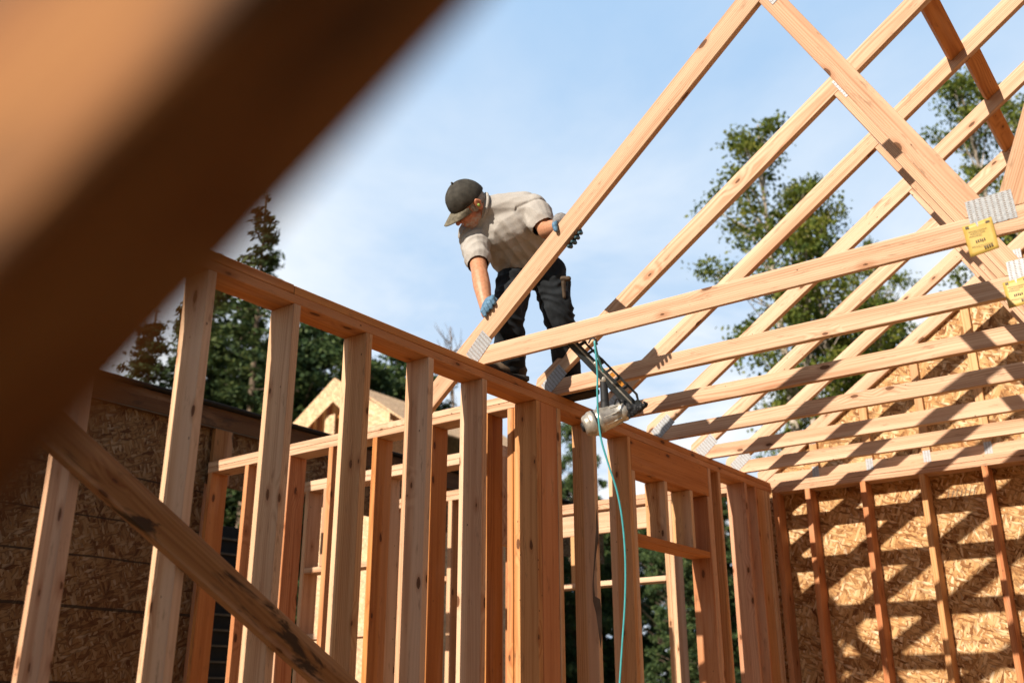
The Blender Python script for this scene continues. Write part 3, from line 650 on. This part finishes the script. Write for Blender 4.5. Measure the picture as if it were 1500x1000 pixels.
# cut clean sleeve ends, hem and neckline with planes
bm = bmesh.new(); bm.from_mesh(me)
def cut(pt, no, near=None, rad=.2):
    geom = list(bm.verts)+list(bm.edges)+list(bm.faces)
    if near is not None:
        fs = [f for f in bm.faces if (f.calc_center_median()-near).length < rad]; es = {e for f in fs for e in f.edges}; vs = {v for f in fs for v in f.verts}; geom = fs+list(es)+list(vs)
    bmesh.ops.bisect_plane(bm, geom=geom, plane_co=pt, plane_no=no, clear_outer=True)
dA, dB = (elA-shA).normalized(), (elB-shB).normalized()
cut(shA+dA*((sA-shA).length+.035), dA, sA, .125); cut(shB+dB*((sB-shB).length+.035), dB, sB, .105)
cut(midS.lerp(pel, .985), dwn+fwd*.05, pel, .26)
nd = (HC-neck).normalized()
me = bpy.data.meshes.new('shirt'); bm.to_mesh(me); bm.free(); smooth(me)
def ridge(x): return 1-abs(2*(x % 1)-1)
def shirtfold(p):
    q = p-midS; a, b, c = q.dot(lat), q.dot(dwn), q.dot(fwd)
    w = noise.noise(p*5.)*.5
    # drapes fanning from the image right shoulder, slack across the belly
    d1 = p-shB; wt = math.exp(-((a-.06)/.13)**2)*min(1, max(0, b+.05)/.08)*math.exp(-max(0, b-.10)*3.2)
    f1 = (ridge(a*19-b*4.+w*.7)**1.5)*.015*wt
    t1_ = d1.dot(dB); f1 += (ridge(d1.dot(dwn.cross(dB))*15+t1_*7+w*1.2)**1.6)*.012*max(0, min(1, t1_/.05))*math.exp(-d1.length*2)
    f1 -= .007*math.exp(-((t1_-.012)/.009)**2)*(1 if d1.length < .12 else 0)
    d2 = p-shA; t2 = d2.dot(dA); f2 = (ridge(t2*17+w*1.8+a*6)**1.8)*.011*math.exp(-max(0, (d2.length-.10))*8)
    f3 = (ridge(a*7+b*4.+noise.noise(p*4.)*1.3)**2*.008+noise.noise(Vector((a*17+b*9, b*5, c*9)))*.0035)*min(1, max(0, b)/.15)
    return f1+f2+f3+noise.noise(p*24.)*.002-.007
fold(me, shirtfold)
sh = pl('tshirt', me, M['shirt']); md = sh.modifiers.new('s', 'SOLIDIFY'); md.thickness = .0022; md.offset = 1
bm = bmesh.new(); cu = nd.cross(lat).normalized(); cl_ = cu.cross(nd)
tube(bm, [neck+nd*.030+(cl_*math.cos(k*math.pi/12)*.076+cu*math.sin(k*math.pi/12)*.070) for k in range(25)], .0085, 8, False)
me = bm_mesh(bm, 'collar'); smooth(me); pl('collar', me, M['shirt'], sh)
# trousers
bm = bmesh.new()
capsule(bm, hipL, .105, hipR, .105); capsule(bm, pel+(midS-pel).normalized()*.075-lat*.045, .115, pel+(midS-pel).normalized()*.075+lat*.055, .115)
for h_, k_, a_ in ((hipL, kneL, ankL), (hipR, kneR, ankR)):
    capsule(bm, h_, .105, h_.lerp(k_, .5), .093); capsule(bm, h_.lerp(k_, .5), .093, k_, .078); capsule(bm, k_, .078, k_.lerp(a_, .45), .076); capsule(bm, k_.lerp(a_, .45), .076, a_, .066)
    ellipsoid(bm, a_+Vector((0,0,.02)), Vector((.07,0,0)), Vector((0,.075,0)), Vector((0,0,.035)))
ck = hipR.lerp(kneR, .55)+RT*.075
capsule(bm, ck+UP*.07, .030, ck-UP*.06, .036, sq=.6, sqa=RT)                 # cargo pocket
ck2 = hipL.lerp(kneL, .45)-RT*.07; capsule(bm, ck2+UP*.05, .028, ck2-UP*.05, .03)
me = remesh(bm, .0065, 4)
def trfold(p):
    o = -.002
    for k_, a_ in ((kneL, ankL), (kneR, ankR)):
        d = (p-k_).length; o += .016*ridge((p.z-k_.z)*11+noise.noise(p*7)*1.6+p.x*5)**1.5*math.exp(-d*5)
        e = (p-a_).length; o += .016*ridge((p.z)*15+noise.noise(p*8)*.8+p.x*4)*math.exp(-e*9)
    return o+noise.noise(p*Vector((9,9,5)).x)*.006+noise.noise(p*Vector((1,1,1)).x*14)*.006
fold(me, trfold); pl('trousers', me, M['trouser'])
# belt pouch parts on the belt
bm = bmesh.new(); q = hipL-RT*.085+UP*.085; capsule(bm, q, .022, q-UP*.05, .026); me = remesh(bm, .005, 1); pl('belt_pouch', me, M['tag'])
bm = bmesh.new(); q = atY(836, 408, -2.93); capsule(bm, q-RT*.045, .014, q-RT*.012, .015, 12); capsule(bm, q-RT*.04-UP*.02, .012, q-RT*.035-UP*.10, .010); me = remesh(bm, .004, 1); pl('tool_handle', me, M['boot'])
# boots, soles on the plate
def boot(a_, ang):
    base = Vector((a_.x, a_.y, PT+.002)); f = Vector((math.sin(ang), -math.cos(ang), 0)); sd = Vector((f.y, -f.x, 0)); z = Vector((0,0,1))
    bm = bmesh.new(); capsule(bm, base+z*.06-f*.045, .046, base+z*.055+f*.06, .043); ellipsoid(bm, base+z*.046+f*.125, f*.070, sd*.050, z*.038); capsule(bm, base+z*.07-f*.03, .048, base+z*.15-f*.03, .054)
    me = remesh(bm, .006, 2)
    for v in me.vertices: v.co.z = max(v.co.z, base.z+.020)
    fold(me, lambda p: .003*ridge(p.z*28+noise.noise(p*9))-.001); b = pl('boot', me, M['boot'])
    prof = [(-.092,-.036),(-.06,-.046),(.02,-.041),(.09,-.052),(.16,-.048),(.196,-.022),(.200,.0),(.196,.022),(.16,.048),(.09,.052),(.02,.041),(-.06,.046),(-.092,.036)]
    bm = bmesh.new(); vs = [bm.verts.new(base+f*p[0]+sd*p[1]) for p in prof]; fc = bm.faces.new(vs); r = bmesh.ops.extrude_face_region(bm, geom=[fc]); bmesh.ops.translate(bm, vec=(0,0,.026), verts=[v for v in r['geom'] if isinstance(v, bmesh.types.BMVert)])
    bmesh.ops.bevel(bm, geom=list(bm.edges), offset=.004, segments=1, affect='EDGES'); pl('sole', bm_mesh(bm, 'sole'), M['sole'], b)
boot(ankL, D2R(-28)); boot(ankR, D2R(84))
# gloved hands, five fingers closed on the board of the front truss
ln = D2R(12.5)
def tp(x, s_, y=0.): return Vector((0, -3.46, PT+.001)) + Vector((x, y*math.cos(ln)-s_*math.sin(ln), y*math.sin(ln)+s_*math.cos(ln)))
cd = (tp(1, TS)-tp(0, 0)).normalized(); cn = (tp(0, 1)-tp(0, 0)); cn = (cn-cd*cn.dot(cd)).normalized(); cy = cn.cross(cd); 
if cy.y < 0: cy = -cy                                                        # away from the lens, through the board
def chord(t_, up_, back): 
    """point on the top chord: t_ metres along from x=0 lower edge, up_ across its depth (0..0.094), back through its thickness"""
    return tp(0, TL) + cd*t_ + cn*up_ + cy*back
def hand(wr, palm, fingers, thumb, mats):
    bm = bmesh.new()
    capsule(bm, wr, .031, wr.lerp(palm, .5), .036); capsule(bm, wr.lerp(palm, .5), .037, palm, .040)
    for ch in fingers:
        capsule(bm, palm.lerp(ch[0], .35), .016, ch[0], .0135, 10, 4)
        for a, b, ra, rb in zip(ch, ch[1:], (.0125,.0115,.0105), (.0115,.0105,.0092)): capsule(bm, a, ra, b, rb, 10, 4)
    capsule(bm, wr.lerp(palm, .45), .022, thumb[0], .016, 10, 4)
    for a, b, ra, rb in zip(thumb, thumb[1:], (.015,.0135), (.0135,.011)): capsule(bm, a, ra, b, rb, 10, 4)
    me = remesh(bm, .0036, 1); fold(me, lambda p: .0011*noise.noise(p*90)); return me
# image left hand: palm over the upper edge near the heel, fingers curl down behind and over the edge
tA = .165
pa_ = chord(tA, .128, .030)
fg = [[chord(tA-.035+.026*k, .130-.004*abs(k-1.5), -.006), chord(tA-.040+.026*k, .112, -.019), chord(tA-.045+.026*k, .088+.004*(k%2), -.015)] for k in range(4)]
me = hand(wrA.lerp(pa_, .25), pa_, fg, [chord(tA+.02, .10, .058), chord(tA+.03, .07, .056), chord(tA+.035, .045, .054)], 0)
gA = pl('glove', me, M['gblue'])
# image right hand: thumb on the near face, fingers under the lower edge
tB = (atY(836, 344, -3.56)-chord(0, 0, 0)).dot(cd)
pb_ = chord(tB, .118, .040)
fg = [[chord(tB-.05+.027*k, .075, .062), chord(tB-.048+.027*k, .020, .058), chord(tB-.046+.027*k, -.022+.004*abs(k-1), .036), chord(tB-.044+.027*k, -.024, .006)] for k in range(4)]
me = hand(wrB.lerp(pb_, .2), pb_, fg, [chord(tB-.012, .112, .0), chord(tB-.020, .094, -.016), chord(tB-.030, .072, -.016)], 0)
gB = pl('glove', me, M['ggrey']); me.materials.append(M['gdark']); me.materials.append(M['gblue'])
for p in me.polygons:
    c = p.center+pO-chord(0, 0, 0); up_, bk = c.dot(cn), c.dot(cy)
    if up_ < .055: p.material_index = 1
    elif bk < -.004 and up_ < .108: p.material_index = 2

# ------------------------------------------------------------------ nail gun hanging from the front truss
G0, G1 = atD(846, 500, 4.62), atD(938, 596, 4.62)
gun = thing('nail_gun', 'framing nail gun with long black magazine and cast body hanging under the front truss', 'nail gun', atD(925, 605, 4.6))
gO = gun.location.copy()
def gl(name, me, mat, parent=None):
    me.transform(Matrix.Translation(-gO)); me.materials.append(mat); o = bpy.data.objects.new(name, me); COL.objects.link(o); o.parent = parent or gun; return o
gx = (G1-G0).normalized(); gz = (-FW-gx*gx.dot(-FW)).normalized(); gy = gz.cross(gx)         # gy: up right in the picture
GL = (G1-G0).length
def gprism(pts, z0, h, bev=.0015):
    bm = prism(pts, h, bev, z0); m = Matrix((gx, gy, gz)).transposed().to_4x4(); m.translation = G0; bm.transform(m); return bm
def gp(x, y, z=0.): return G0+gx*x+gy*y+gz*z
# magazine: solid lower rail, upper rail and webs leaving windows
mg = gl('magazine', bm_mesh(gprism([(-.02,-.046),(GL-.005,-.046),(GL+.012,-.012),(GL-.004,.004),(-.02,-.002)], -.014, .030), 'mag'), M['gun_blk'])
gl('rail', bm_mesh(gprism([(-.02,-.021),(GL-.01,-.021),(GL-.01,-.014),(-.02,-.014)], .0165, .003, .0005), 'r'), M['gun_al'], mg)
gl('upper_rail', bm_mesh(gprism([(.02,.026),(GL-.055,.034),(GL-.02,.012),(GL-.02,.004),(GL-.058,.024),(.02,.017)], -.010, .022), 'ur'), M['gun_blk'], mg)
for x, w in ((.012,.016),(.070,.012),(.125,.03),(.19,.012),(.245,.014),(.300,.012)): gl('magazine_web', bm_mesh(gprism([(x,-.003),(x+w,-.003),(x+w+.006,.030),(x+.006,.030)], -.009, .018), 'w'), M['gun_blk'], mg)
for x, w in ((.215,.022),(.268,.028)): gl('warning_sticker', bm_mesh(gprism([(x,.003),(x+w,.003),(x+w,.019),(x,.019)], -.002, .004, 0), 'st'), M['gun_org'], mg)
bm = bmesh.new(); bmesh.ops.create_cube(bm, size=1)
bmesh.ops.scale(bm, vec=(.055,.050,.034), verts=bm.verts); bmesh.ops.bevel(bm, geom=list(bm.edges), offset=.008, segments=2, affect='EDGES')
m = Matrix((gx, gy, gz)).transposed().to_4x4(); m.translation = gp(GL-.01, -.006, .002); bm.transform(m); gl('magazine_foot', bm_mesh(bm, 'foot'), M['gun_blk'], mg)
# body: turned housing from the end cap to the nose
B0, B1 = atD(864, 622, 4.58), atD(938, 592, 4.60); bx = (B1-B0).normalized(); BL = (B1-B0).length
def lathe(prof, o, ax_, n=28, sy=1.):
    u = ax_.cross(FW).normalized(); v = ax_.cross(u); bm = bmesh.new(); rs = []
    for t, r in prof: rs.append([bm.verts.new(o+ax_*t+(u*math.cos(2*math.pi*k/n)+v*math.sin(2*math.pi*k/n))*r) for k in range(n)])
    for a, b in zip(rs, rs[1:]):
        for k in range(n): bm.faces.new((a[k], a[(k+1)%n], b[(k+1)%n], b[k]))
    bm.faces.new(rs[0][::-1]); bm.faces.new(rs[-1]); return bm
def lat_(name, prof, o, ax_, mat, par=None, smth=True):
    me = bm_mesh(lathe(prof, o, ax_), name); 
    for p in me.polygons: p.use_smooth = smth and len(p.vertices) == 4
    return gl(name, me, mat, par)
mh = lat_('motor_housing', [(.004,.047),(.05,.058),(.058,.059),(.060,.056),(.105,.054),(.110,.050),(.150,.044),(.158,.047),(.178,.047),(.182,.040),(.20,.036)], B0, bx, M['gun_al'])
lat_('end_cap', [(-.030,.030),(-.026,.044),(-.018,.050),(-.004,.053),(.0,.056),(.006,.060),(.024,.061),(.028,.058)], B0, bx, M['gun_al'], mh)
lat_('exhaust_port', [(-.040,.018),(-.034,.024),(-.027,.024)], B0, bx, M['gun_rub'], mh)
lat_('seam_ring', [(.0300,.0572),(.0301,.0612),(.0345,.0612),(.0346,.0572)], B0, bx, M['gun_rub'], mh)
side = bx.cross(-FW).normalized()
for k in range(4):
    a = -1.0+k*.75; d_ = (-FW*math.cos(a)+side*math.sin(a)); beam('cooling_fin', gO*0+(B0+bx*.070+d_*.050), B0+bx*.150+d_*.046, .006, .014, side, M['gun_al']).parent = None
# re-home the fins under the housing
for o in [o for o in bpy.data.objects if o.name.startswith('cooling_fin')]: o.parent = mh; o.location = o.location-gO
hnd0 = B0+bx*.085+(atD(893,575,4.6)-atD(897,600,4.6)).normalized()*.040; hnd1 = atD(884, 556, 4.62); up1 = (hnd1-hnd0)
bm = bmesh.new(); capsule(bm, hnd0, .024, hnd0+up1*.30, .019, sq=.8, sqa=FW); capsule(bm, hnd0+up1*.3, .020, hnd1, .018, sq=.85, sqa=FW)
me = remesh(bm, .004, 2); h_ = gl('grip', me, M['gun_rub'])
bm = bmesh.new(); capsule(bm, hnd1, .020, hnd1+up1.normalized()*.020, .020); capsule(bm, hnd1+up1.normalized()*.02, .011, atD(872, 532, 4.6), .010); me = remesh(bm, .004, 1); gl('grip_cap', me, M['gun_al'], h_)
bm = bmesh.new(); tube(bm, spline([atD(900, 592, 4.58), atD(904, 583, 4.57), atD(909, 592, 4.57), atD(906, 601, 4.57)]), .0045); me = bm_mesh(bm, 'trigger'); smooth(me); gl('trigger', me, M['gun_rub'])
# nose, contact arm with teeth
bm = bmesh.new(); capsule(bm, atD(918, 600, 4.58), .026, atD(934, 598, 4.58), .022); capsule(bm, atD(926, 606, 4.57), .015, atD(946, 592, 4.57), .011); capsule(bm, atD(912, 588, 4.58), .014, atD(922, 596, 4.57), .014)
me = remesh(bm, .004, 1); fold(me, lambda p: .003*noise.noise(p*80)); nz_ = gl('nose', me, M['gun_rub'])
for k in range(6):
    p = atD(922+4.6*k, 610-4.1*k, 4.55); bm = bmesh.new(); bmesh.ops.create_cube(bm, size=1); bmesh.ops.scale(bm, vec=(.009,.020,.012), verts=bm.verts); bmesh.ops.bevel(bm, geom=list(bm.edges), offset=.002, segments=1, affect='EDGES')
    m = Matrix((gx, gy, gz)).transposed().to_4x4() @ Matrix.Rotation(.9+.2*k, 4, 'Z'); m.translation = p; bm.transform(m); gl('contact_tooth', bm_mesh(bm, 'tooth'), M['gun_rub'], nz_)
bm = bmesh.new(); tube(bm, spline([atD(862, 503, 4.5), atD(866, 496, 4.5), atD(872, 497, 4.49), atD(875, 505, 4.49)]), .004); me = bm_mesh(bm, 'hook'); smooth(me); gl('hanging_hook', me, M['gun_rub'])
# air hose
bm = bmesh.new(); tube(bm, spline([atD(*q) for q in [(884,545,4.56),(876,522,4.52),(871,500,4.47),(872.5,515,4.46),(875,545,4.46),(875,575,4.46),(876.5,610,4.46),(881,645,4.45),(892,682,4.44),(904,720,4.43),(912,765,4.42),(916,820,4.41),(915.5,880,4.40),(911,950,4.39),(906,1030,4.38),(900,1150,4.37),(905,1400,4.36)]], 8), .0047, 10)
me = bm_mesh(bm, 'hose'); smooth(me); hs = link('air_hose', me, M['hose']); tag(hs, 'teal air hose running down from the nail gun across the studs', 'hose')

# ------------------------------------------------------------------ trees
def quads(pts, size, flat=.0, per=6, spread=.25, asp=1.6):
    """per leaf-sized faces scattered round each point, as arrays"""
    P = np.repeat(np.asarray(pts, float), per, axis=0); n = len(P); P = P + rng.normal(0, 1, (n, 3))*spread*np.array([1, 1, .6])
    d = rng.normal(0, 1, (n, 3)); d[:, 2] *= (1-flat); d /= np.linalg.norm(d, axis=1)[:, None]
    e = rng.normal(0, 1, (n, 3)); e[:, 2] *= (1-flat); e -= d*(e*d).sum(1)[:, None]; e /= np.linalg.norm(e, axis=1)[:, None]
    s = size*rng.uniform(.6, 1.3, n)[:, None]
    a, b = d*s*asp*.5, e*s*.5
    return np.stack([P-a-b*.3, P-b, P+a-b*.2, P+a*.8+b*.5, P-a*.2+b], 1)
def leafmesh(name, Q):
    k = Q.shape[1]; n = Q.shape[0]; me = bpy.data.meshes.new(name); me.vertices.add(n*k); me.vertices.foreach_set('co', Q.reshape(-1).astype(np.float32))
    me.loops.add(n*k); me.loops.foreach_set('vertex_index', np.arange(n*k, dtype=np.int32)); me.polygons.add(n); me.polygons.foreach_set('loop_start', np.arange(0, n*k, k, dtype=np.int32))
    me.update(calc_edges=True); me.validate(); return me
def conifer(h, R, sparse=1., top=.0, base=.12):
    bm = bmesh.new(); lean = rng.uniform(-.02, .02, 2)*h
    tr = [(lean[0]*(k/10)**2, lean[1]*(k/10)**2, h*k/10) for k in range(11)]; tube(bm, tr, [max(.03, h*.013*(1-k/10.4)) for k in range(11)], 8)
    pts = []; z = h*base
    while z < h*.985:
        u = (z-h*base)/(h*(1-base)); nb = rng.integers(5, 8) if sparse > .8 else rng.integers(3, 6)
        for b in range(nb):
            a = rng.uniform(0, 2*math.pi); L = R*((1-u)**.8*rng.uniform(.35, 1.15)+.03)*(1 if rng.random() < .9 else 1.25)
            dr = rng.uniform(.12, .42)*L; x0, y0 = lean*(z/h)**2; line = []
            m = max(3, int(L/.16))
            for i in range(1, m+1):
                t = i/m; px_, py_ = x0+math.cos(a)*L*t, y0+math.sin(a)*L*t; pz = z - dr*t*t + .10*L*t; line.append((px_, py_, pz))
                if rng.random() < sparse*(.5+.5*t): 
                    w = .22*L*(1-t)+.05
                    for sgn in range(3): pts.append((px_+rng.normal(0, w*.5), py_+rng.normal(0, w*.5), pz-abs(rng.normal(0, .07))))
            if L > .8: tube(bm, [(x0, y0, z)]+line[::3], [.022]+[.010]*len(line[::3]), 4, False)
        z += rng.uniform(.16, .34)*(1+.3*(1-u))
    pts.append((lean[0], lean[1], h)); return bm_mesh(bm, 'trunk'), leafmesh('crown', quads(pts, .075, .55, 6, .085, 3.0))
def broadleaf(h, R, nclump, dens=1., bare=.3, nst=1, lf=.10, seed=0):
    bm = bmesh.new(); pts = []
    for st in range(nst):
        ox, oy = (0, 0) if st == 0 else rng.uniform(-.55, .55, 2); k1 = rng.uniform(-.04, .04, 2)*h; H = h*(1 if st == 0 else rng.uniform(.75, .95))
        T = lambda t: np.array([ox+k1[0]*t+.12*math.sin(t*5+st), oy+k1[1]*t+.12*math.cos(t*4), H*t])
        tube(bm, [T(k/12) for k in range(13)], [max(.018, .011*H*(1-k/12.3)+.01) for k in range(13)], 7)
        for c in range(nclump//nst):
            t = bare+(1-bare)*rng.random()**.8; prof = math.sin(min(1, (t-bare)/(1-bare)*.86+.14)*math.pi)**.6
            a = rng.uniform(0, 2*math.pi); L = R*prof*rng.uniform(.25, 1.05); b0 = T(max(0, t-.06)); e = T(t)+np.array([math.cos(a)*L, math.sin(a)*L, rng.uniform(-.1, .5)*L*.6])
            mid_ = (b0+e)/2+rng.normal(0, .08, 3)*L; tube(bm, [b0, mid_, e], [.020, .012, .006], 4, False)
            cr = rng.uniform(.16, .46); npt = int(26*dens*cr/.4)
            q = rng.normal(0, 1, (npt, 3)); q /= np.linalg.norm(q, axis=1)[:, None]; q *= (rng.random(npt)**.45)[:, None]*cr*np.array([1.15, 1.15, .62]); pts.append(e+q)
    return bm_mesh(bm, 'trunk'), leafmesh('crown', quads(np.concatenate(pts), lf, 0., 7, .085, 1.35))
protos = {'con0': conifer(15, 2.3, .7), 'con1': conifer(15, 2.6, .95), 'con2': conifer(15, 3.4, .95), 'lf0': broadleaf(13, 1.2, 90, 1.15, .60, 2, .06), 'lf1': broadleaf(13, 1.45, 130, 1.15, .46, 3, .06), 'dk0': broadleaf(12, 3.0, 270, 1.15, .05, 2, .085), 'dk1': broadleaf(12, 3.4, 300, 1.15, .03, 3, .085)}
old_ = lambda: {'con0': conifer(15, 2.2, .8), 'con1': conifer(15, 3.0, 1.), 'con2': conifer(15, 3.8, 1.), 'lf0': broadleaf(13, 1.9, 60, 1., .50, 2), 'lf1': broadleaf(13, 2.4, 84, 1.05, .42, 3), 'dk0': broadleaf(12, 3.2, 150, 1.25, .06, 2, .13), 'dk1': broadleaf(12, 3.6, 170, 1.25, .03, 3, .13)}
ph_ = {'con0': 15, 'con1': 15, 'con2': 15, 'lf0': 13, 'lf1': 13, 'dk0': 12, 'dk1': 12}
def tree(kind, px, top, dep, label, wide=1., rot=0., name=None):
    P = atD(px, top, dep); H = P.z+.6; s = H/ph_[kind]
    name = name or ('pine_tree' if kind.startswith('con') else 'alder_tree' if kind.startswith('lf') else 'maple_tree')
    t = thing(name, label, 'tree', (P.x, P.y, -.6), 'trees around the building site'); 
    sx = s*wide; tm, cm = protos[kind]
    for nm, me, mt in (('trunk', tm, M['bark'] if not kind.startswith('lf') else M['palebark']), ('crown', cm, M['conif'] if kind.startswith('con') else M['leaf'] if kind.startswith('lf') else M['leafdk'])):
        if not me.materials: me.materials.append(mt)
        o = bpy.data.objects.new(nm, me); COL.objects.link(o); o.parent = t; o.scale = (sx, sx, s); o.rotation_euler = (0, 0, rot)
    return t
T_ = [('con0', 400, 286, 24, 'slender conifer whose spire rises beside the blurred board', 1.0, .4), ('con1', 330, 372, 25, 'conifer half hidden by the blurred board, left of the slender spire', 1., 1.1),
 ('con2', 235, 452, 23, 'wide dark conifer above the dark fascia at far left', 1., 2.), ('con1', 285, 425, 28, 'conifer behind the gap left of the second stud', 1., 3.), ('dk0', 446, 474, 27, 'leafy tree left of the far gable peak', 1.2, .2), ('con2', 352, 425, 29, 'conifer filling the gap between the second and third studs', 1., 5.9), ('dk1', 395, 505, 26, 'leafy tree low between the second and third studs', 1., 3.9), ('dk1', 478, 500, 30, 'leafy tree straight behind the far gable peak', 1.1, 2.9), ('con2', 508, 512, 26, 'conifer just behind the far gable peak', 1., 4.),
 ('dk1', 560, 538, 28, 'leafy tree right of the far gable roof', 1.2, 1.), ('dk0', 590, 524, 31, 'leafy tree between the fourth and fifth studs', 1.2, 3.3), ('con1', 600, 560, 30, 'conifer behind the fifth stud right of the gable', 1., 5.), ('dk0', 655, 612, 29, 'leafy tree low behind the tail of the front truss', .8, 2.2),
 ('con2', 735, 640, 27, 'conifer low behind the post group', 1., .9), ('dk1', 835, 622, 24, 'leafy tree right of the post group, top in the sky gap', .62, 3.1), ('con1', 775, 700, 22, 'dark conifer behind the post group', 1., 2.6),
 ('dk0', 795, 742, 21, 'dark leafy tree under the far header', 1., 4.), ('con2', 878, 716, 24, 'dark conifer behind the second stud from the hose', 1., 3.3), ('dk1', 985, 700, 21, 'dark leafy tree seen through the door opening', .7, 5.), ('con2', 1060, 690, 23, 'dark conifer at the right side of the door opening', 1., 1.9),
 ('dk0', 1105, 712, 20, 'dark leafy tree behind the corner studs', .9, .7), ('dk0', 920, 745, 27, 'leafy tree filling the gap right of the hose', 1.4, 5.3), ('dk1', 1040, 730, 29, 'broad leafy tree low behind the right of the door opening', 1.4, .4), ('dk1', 690, 660, 31, 'broad leafy tree low behind the sixth stud', 1.4, 1.4), ('dk1', 840, 770, 25, 'low leafy tree below the far header', 1.3, 2.1), ('con1', 1010, 735, 19, 'conifer low in the door opening', 1., 5.5),
 ('lf0', 1106, 172, 21, 'tall airy alder with a crown topping out left of the upper truss node', 1.05, .3), ('lf1', 1203, 280, 20, 'bushy alder with pale trunks behind the middle of the trusses', 1.08, 2.), ('lf0', 1175, 420, 23, 'smaller alder between the two tall ones', .8, 4.), ('lf1', 1425, 108, 22, 'tall alder at the right behind the short blocks', .9, 1.2),
 ('lf0', 1490, 150, 24, 'alder at the right edge of the view', .9, 2.9), ('lf0', 1262, 360, 25, 'alder right of the bushy one, low behind the chords', .8, 5.1)]
for a in T_: tree(*a)
# bare tree
bt = thing('bare_tree', 'leafless thin tree standing behind the heel of the front truss', 'tree', (*atD(662, 480, 25).xy, -.6)); h = atD(662, 478, 25).z+.6
bm = bmesh.new(); tube(bm, [(.1*math.sin(k), 0, h*k/10) for k in range(11)], [.09*(1-k/10.5)+.010 for k in range(11)], 7)
bt_me = bm_mesh(bm, 'trunk'); link('trunk', bt_me, M['bark']).parent = bt
bm = bmesh.new()
for k in range(46):
    z = h*rng.uniform(.55, .98); a = rng.uniform(0, 6.28); L = rng.uniform(.4, 1.5)*(1.1-z/h*.6); p = [(0,0,z), (math.cos(a)*L*.5, math.sin(a)*L*.5, z+L*.25), (math.cos(a)*L, math.sin(a)*L, z+L*.7)]; tube(bm, p, [.022,.014,.005], 4, False)
    tube(bm, [p[1], (p[1][0]+rng.uniform(-.3,.3), p[1][1]+rng.uniform(-.3,.3), p[1][2]+.45)], [.01,.004], 3, False)
link('branches', bm_mesh(bm, 'branches'), M['bark']).parent = bt

# ------------------------------------------------------------------ sky, sun, camera
SUNV = Vector((-.075, -1, .575)).normalized(); EL = math.asin(SUNV.z); RO = math.atan2(SUNV.x, SUNV.y)
w = bpy.data.worlds.new('World'); S.world = w; w.use_nodes = True; nt = w.node_tree; bg = nt.nodes['Background']
sk = nt.nodes.new('ShaderNodeTexSky'); sk.sky_type = 'NISHITA'; sk.sun_disc = False; sk.sun_elevation = EL; sk.sun_rotation = RO; sk.air_density = 1.1; sk.dust_density = .8; sk.ozone_density = 1.2
tc = nt.nodes.new('ShaderNodeTexCoord'); sp = nt.nodes.new('ShaderNodeSeparateXYZ'); nt.links.new(tc.outputs['Generated'], sp.inputs[0])
def wm(op, a, b=None, c=None, clamp=False):
    nd = nt.nodes.new('ShaderNodeMath'); nd.operation = op; nd.use_clamp = clamp
    for i, v in enumerate((a, b, c)):
        if v is None: continue
        if isinstance(v, (int, float)): nd.inputs[i].default_value = v
        else: nt.links.new(v, nd.inputs[i])
    return nd.outputs[0]
zc = wm('MAXIMUM', sp.outputs[2], .06); cx = nt.nodes.new('ShaderNodeCombineXYZ'); nt.links.new(wm('DIVIDE', sp.outputs[0], zc), cx.inputs[0]); nt.links.new(wm('DIVIDE', sp.outputs[1], zc), cx.inputs[1])
n1 = nt.nodes.new('ShaderNodeTexNoise'); n1.inputs['Scale'].default_value = .75; n1.inputs['Detail'].default_value = 7; n1.inputs['Roughness'].default_value = .55; n1.inputs['Distortion'].default_value = .5; nt.links.new(cx.outputs[0], n1.inputs['Vector'])
# thin bright cloud bank added only ahead of the camera to keep fill low, wispy and thicker low down
dt = wm('ADD', wm('MULTIPLY', sp.outputs[0], -.56), wm('MULTIPLY', sp.outputs[1], .80)); bank = wm('MULTIPLY_ADD', dt, 2.4, -.35, clamp=True)
wisp = wm('MULTIPLY_ADD', n1.outputs[0], 3.0, -1.2, clamp=True); lowf = wm('MULTIPLY_ADD', sp.outputs[2], -2.2, 1.75, clamp=True)
tw = wm('MULTIPLY', lowf, wm('MULTIPLY_ADD', wisp, 1.0, .36), clamp=True)
cc = nt.nodes.new('ShaderNodeMix'); cc.data_type = 'RGBA'; nt.links.new(tw, cc.inputs[0]); cc.inputs[6].default_value = (4.0, 6.9, 10.7, 1); cc.inputs[7].default_value = (12.2, 12.6, 12.9, 1)
mx = nt.nodes.new('ShaderNodeMix'); mx.data_type = 'RGBA'; nt.links.new(bank, mx.inputs[0]); nt.links.new(sk.outputs[0], mx.inputs[6]); nt.links.new(cc.outputs[2], mx.inputs[7])
nt.links.new(mx.outputs[2], bg.inputs[0]); bg.inputs[1].default_value = .055
sl_ = bpy.data.lights.new('sun', 'SUN'); sl_.energy = 4.9; sl_.angle = D2R(.55); sl_.color = (1., .88, .76); so = bpy.data.objects.new('sun', sl_); COL.objects.link(so)
so.rotation_euler = SUNV.to_track_quat('Z', 'Y').to_euler()
cam = bpy.data.cameras.new('camera'); co = bpy.data.objects.new('camera', cam); COL.objects.link(co); S.camera = co
mw = Matrix((RT, UP, -FW)).transposed().to_4x4(); mw.translation = CAM; co.matrix_world = mw
cam.sensor_width = 36; cam.lens = 36*F/1500; cam.clip_end = 2000; cam.clip_start = .02
cam.dof.use_dof = True; cam.dof.focus_distance = 4.75; cam.dof.aperture_fstop = 2.0
S.view_settings.view_transform = 'Standard'; S.view_settings.look = 'None'; S.view_settings.exposure = .62
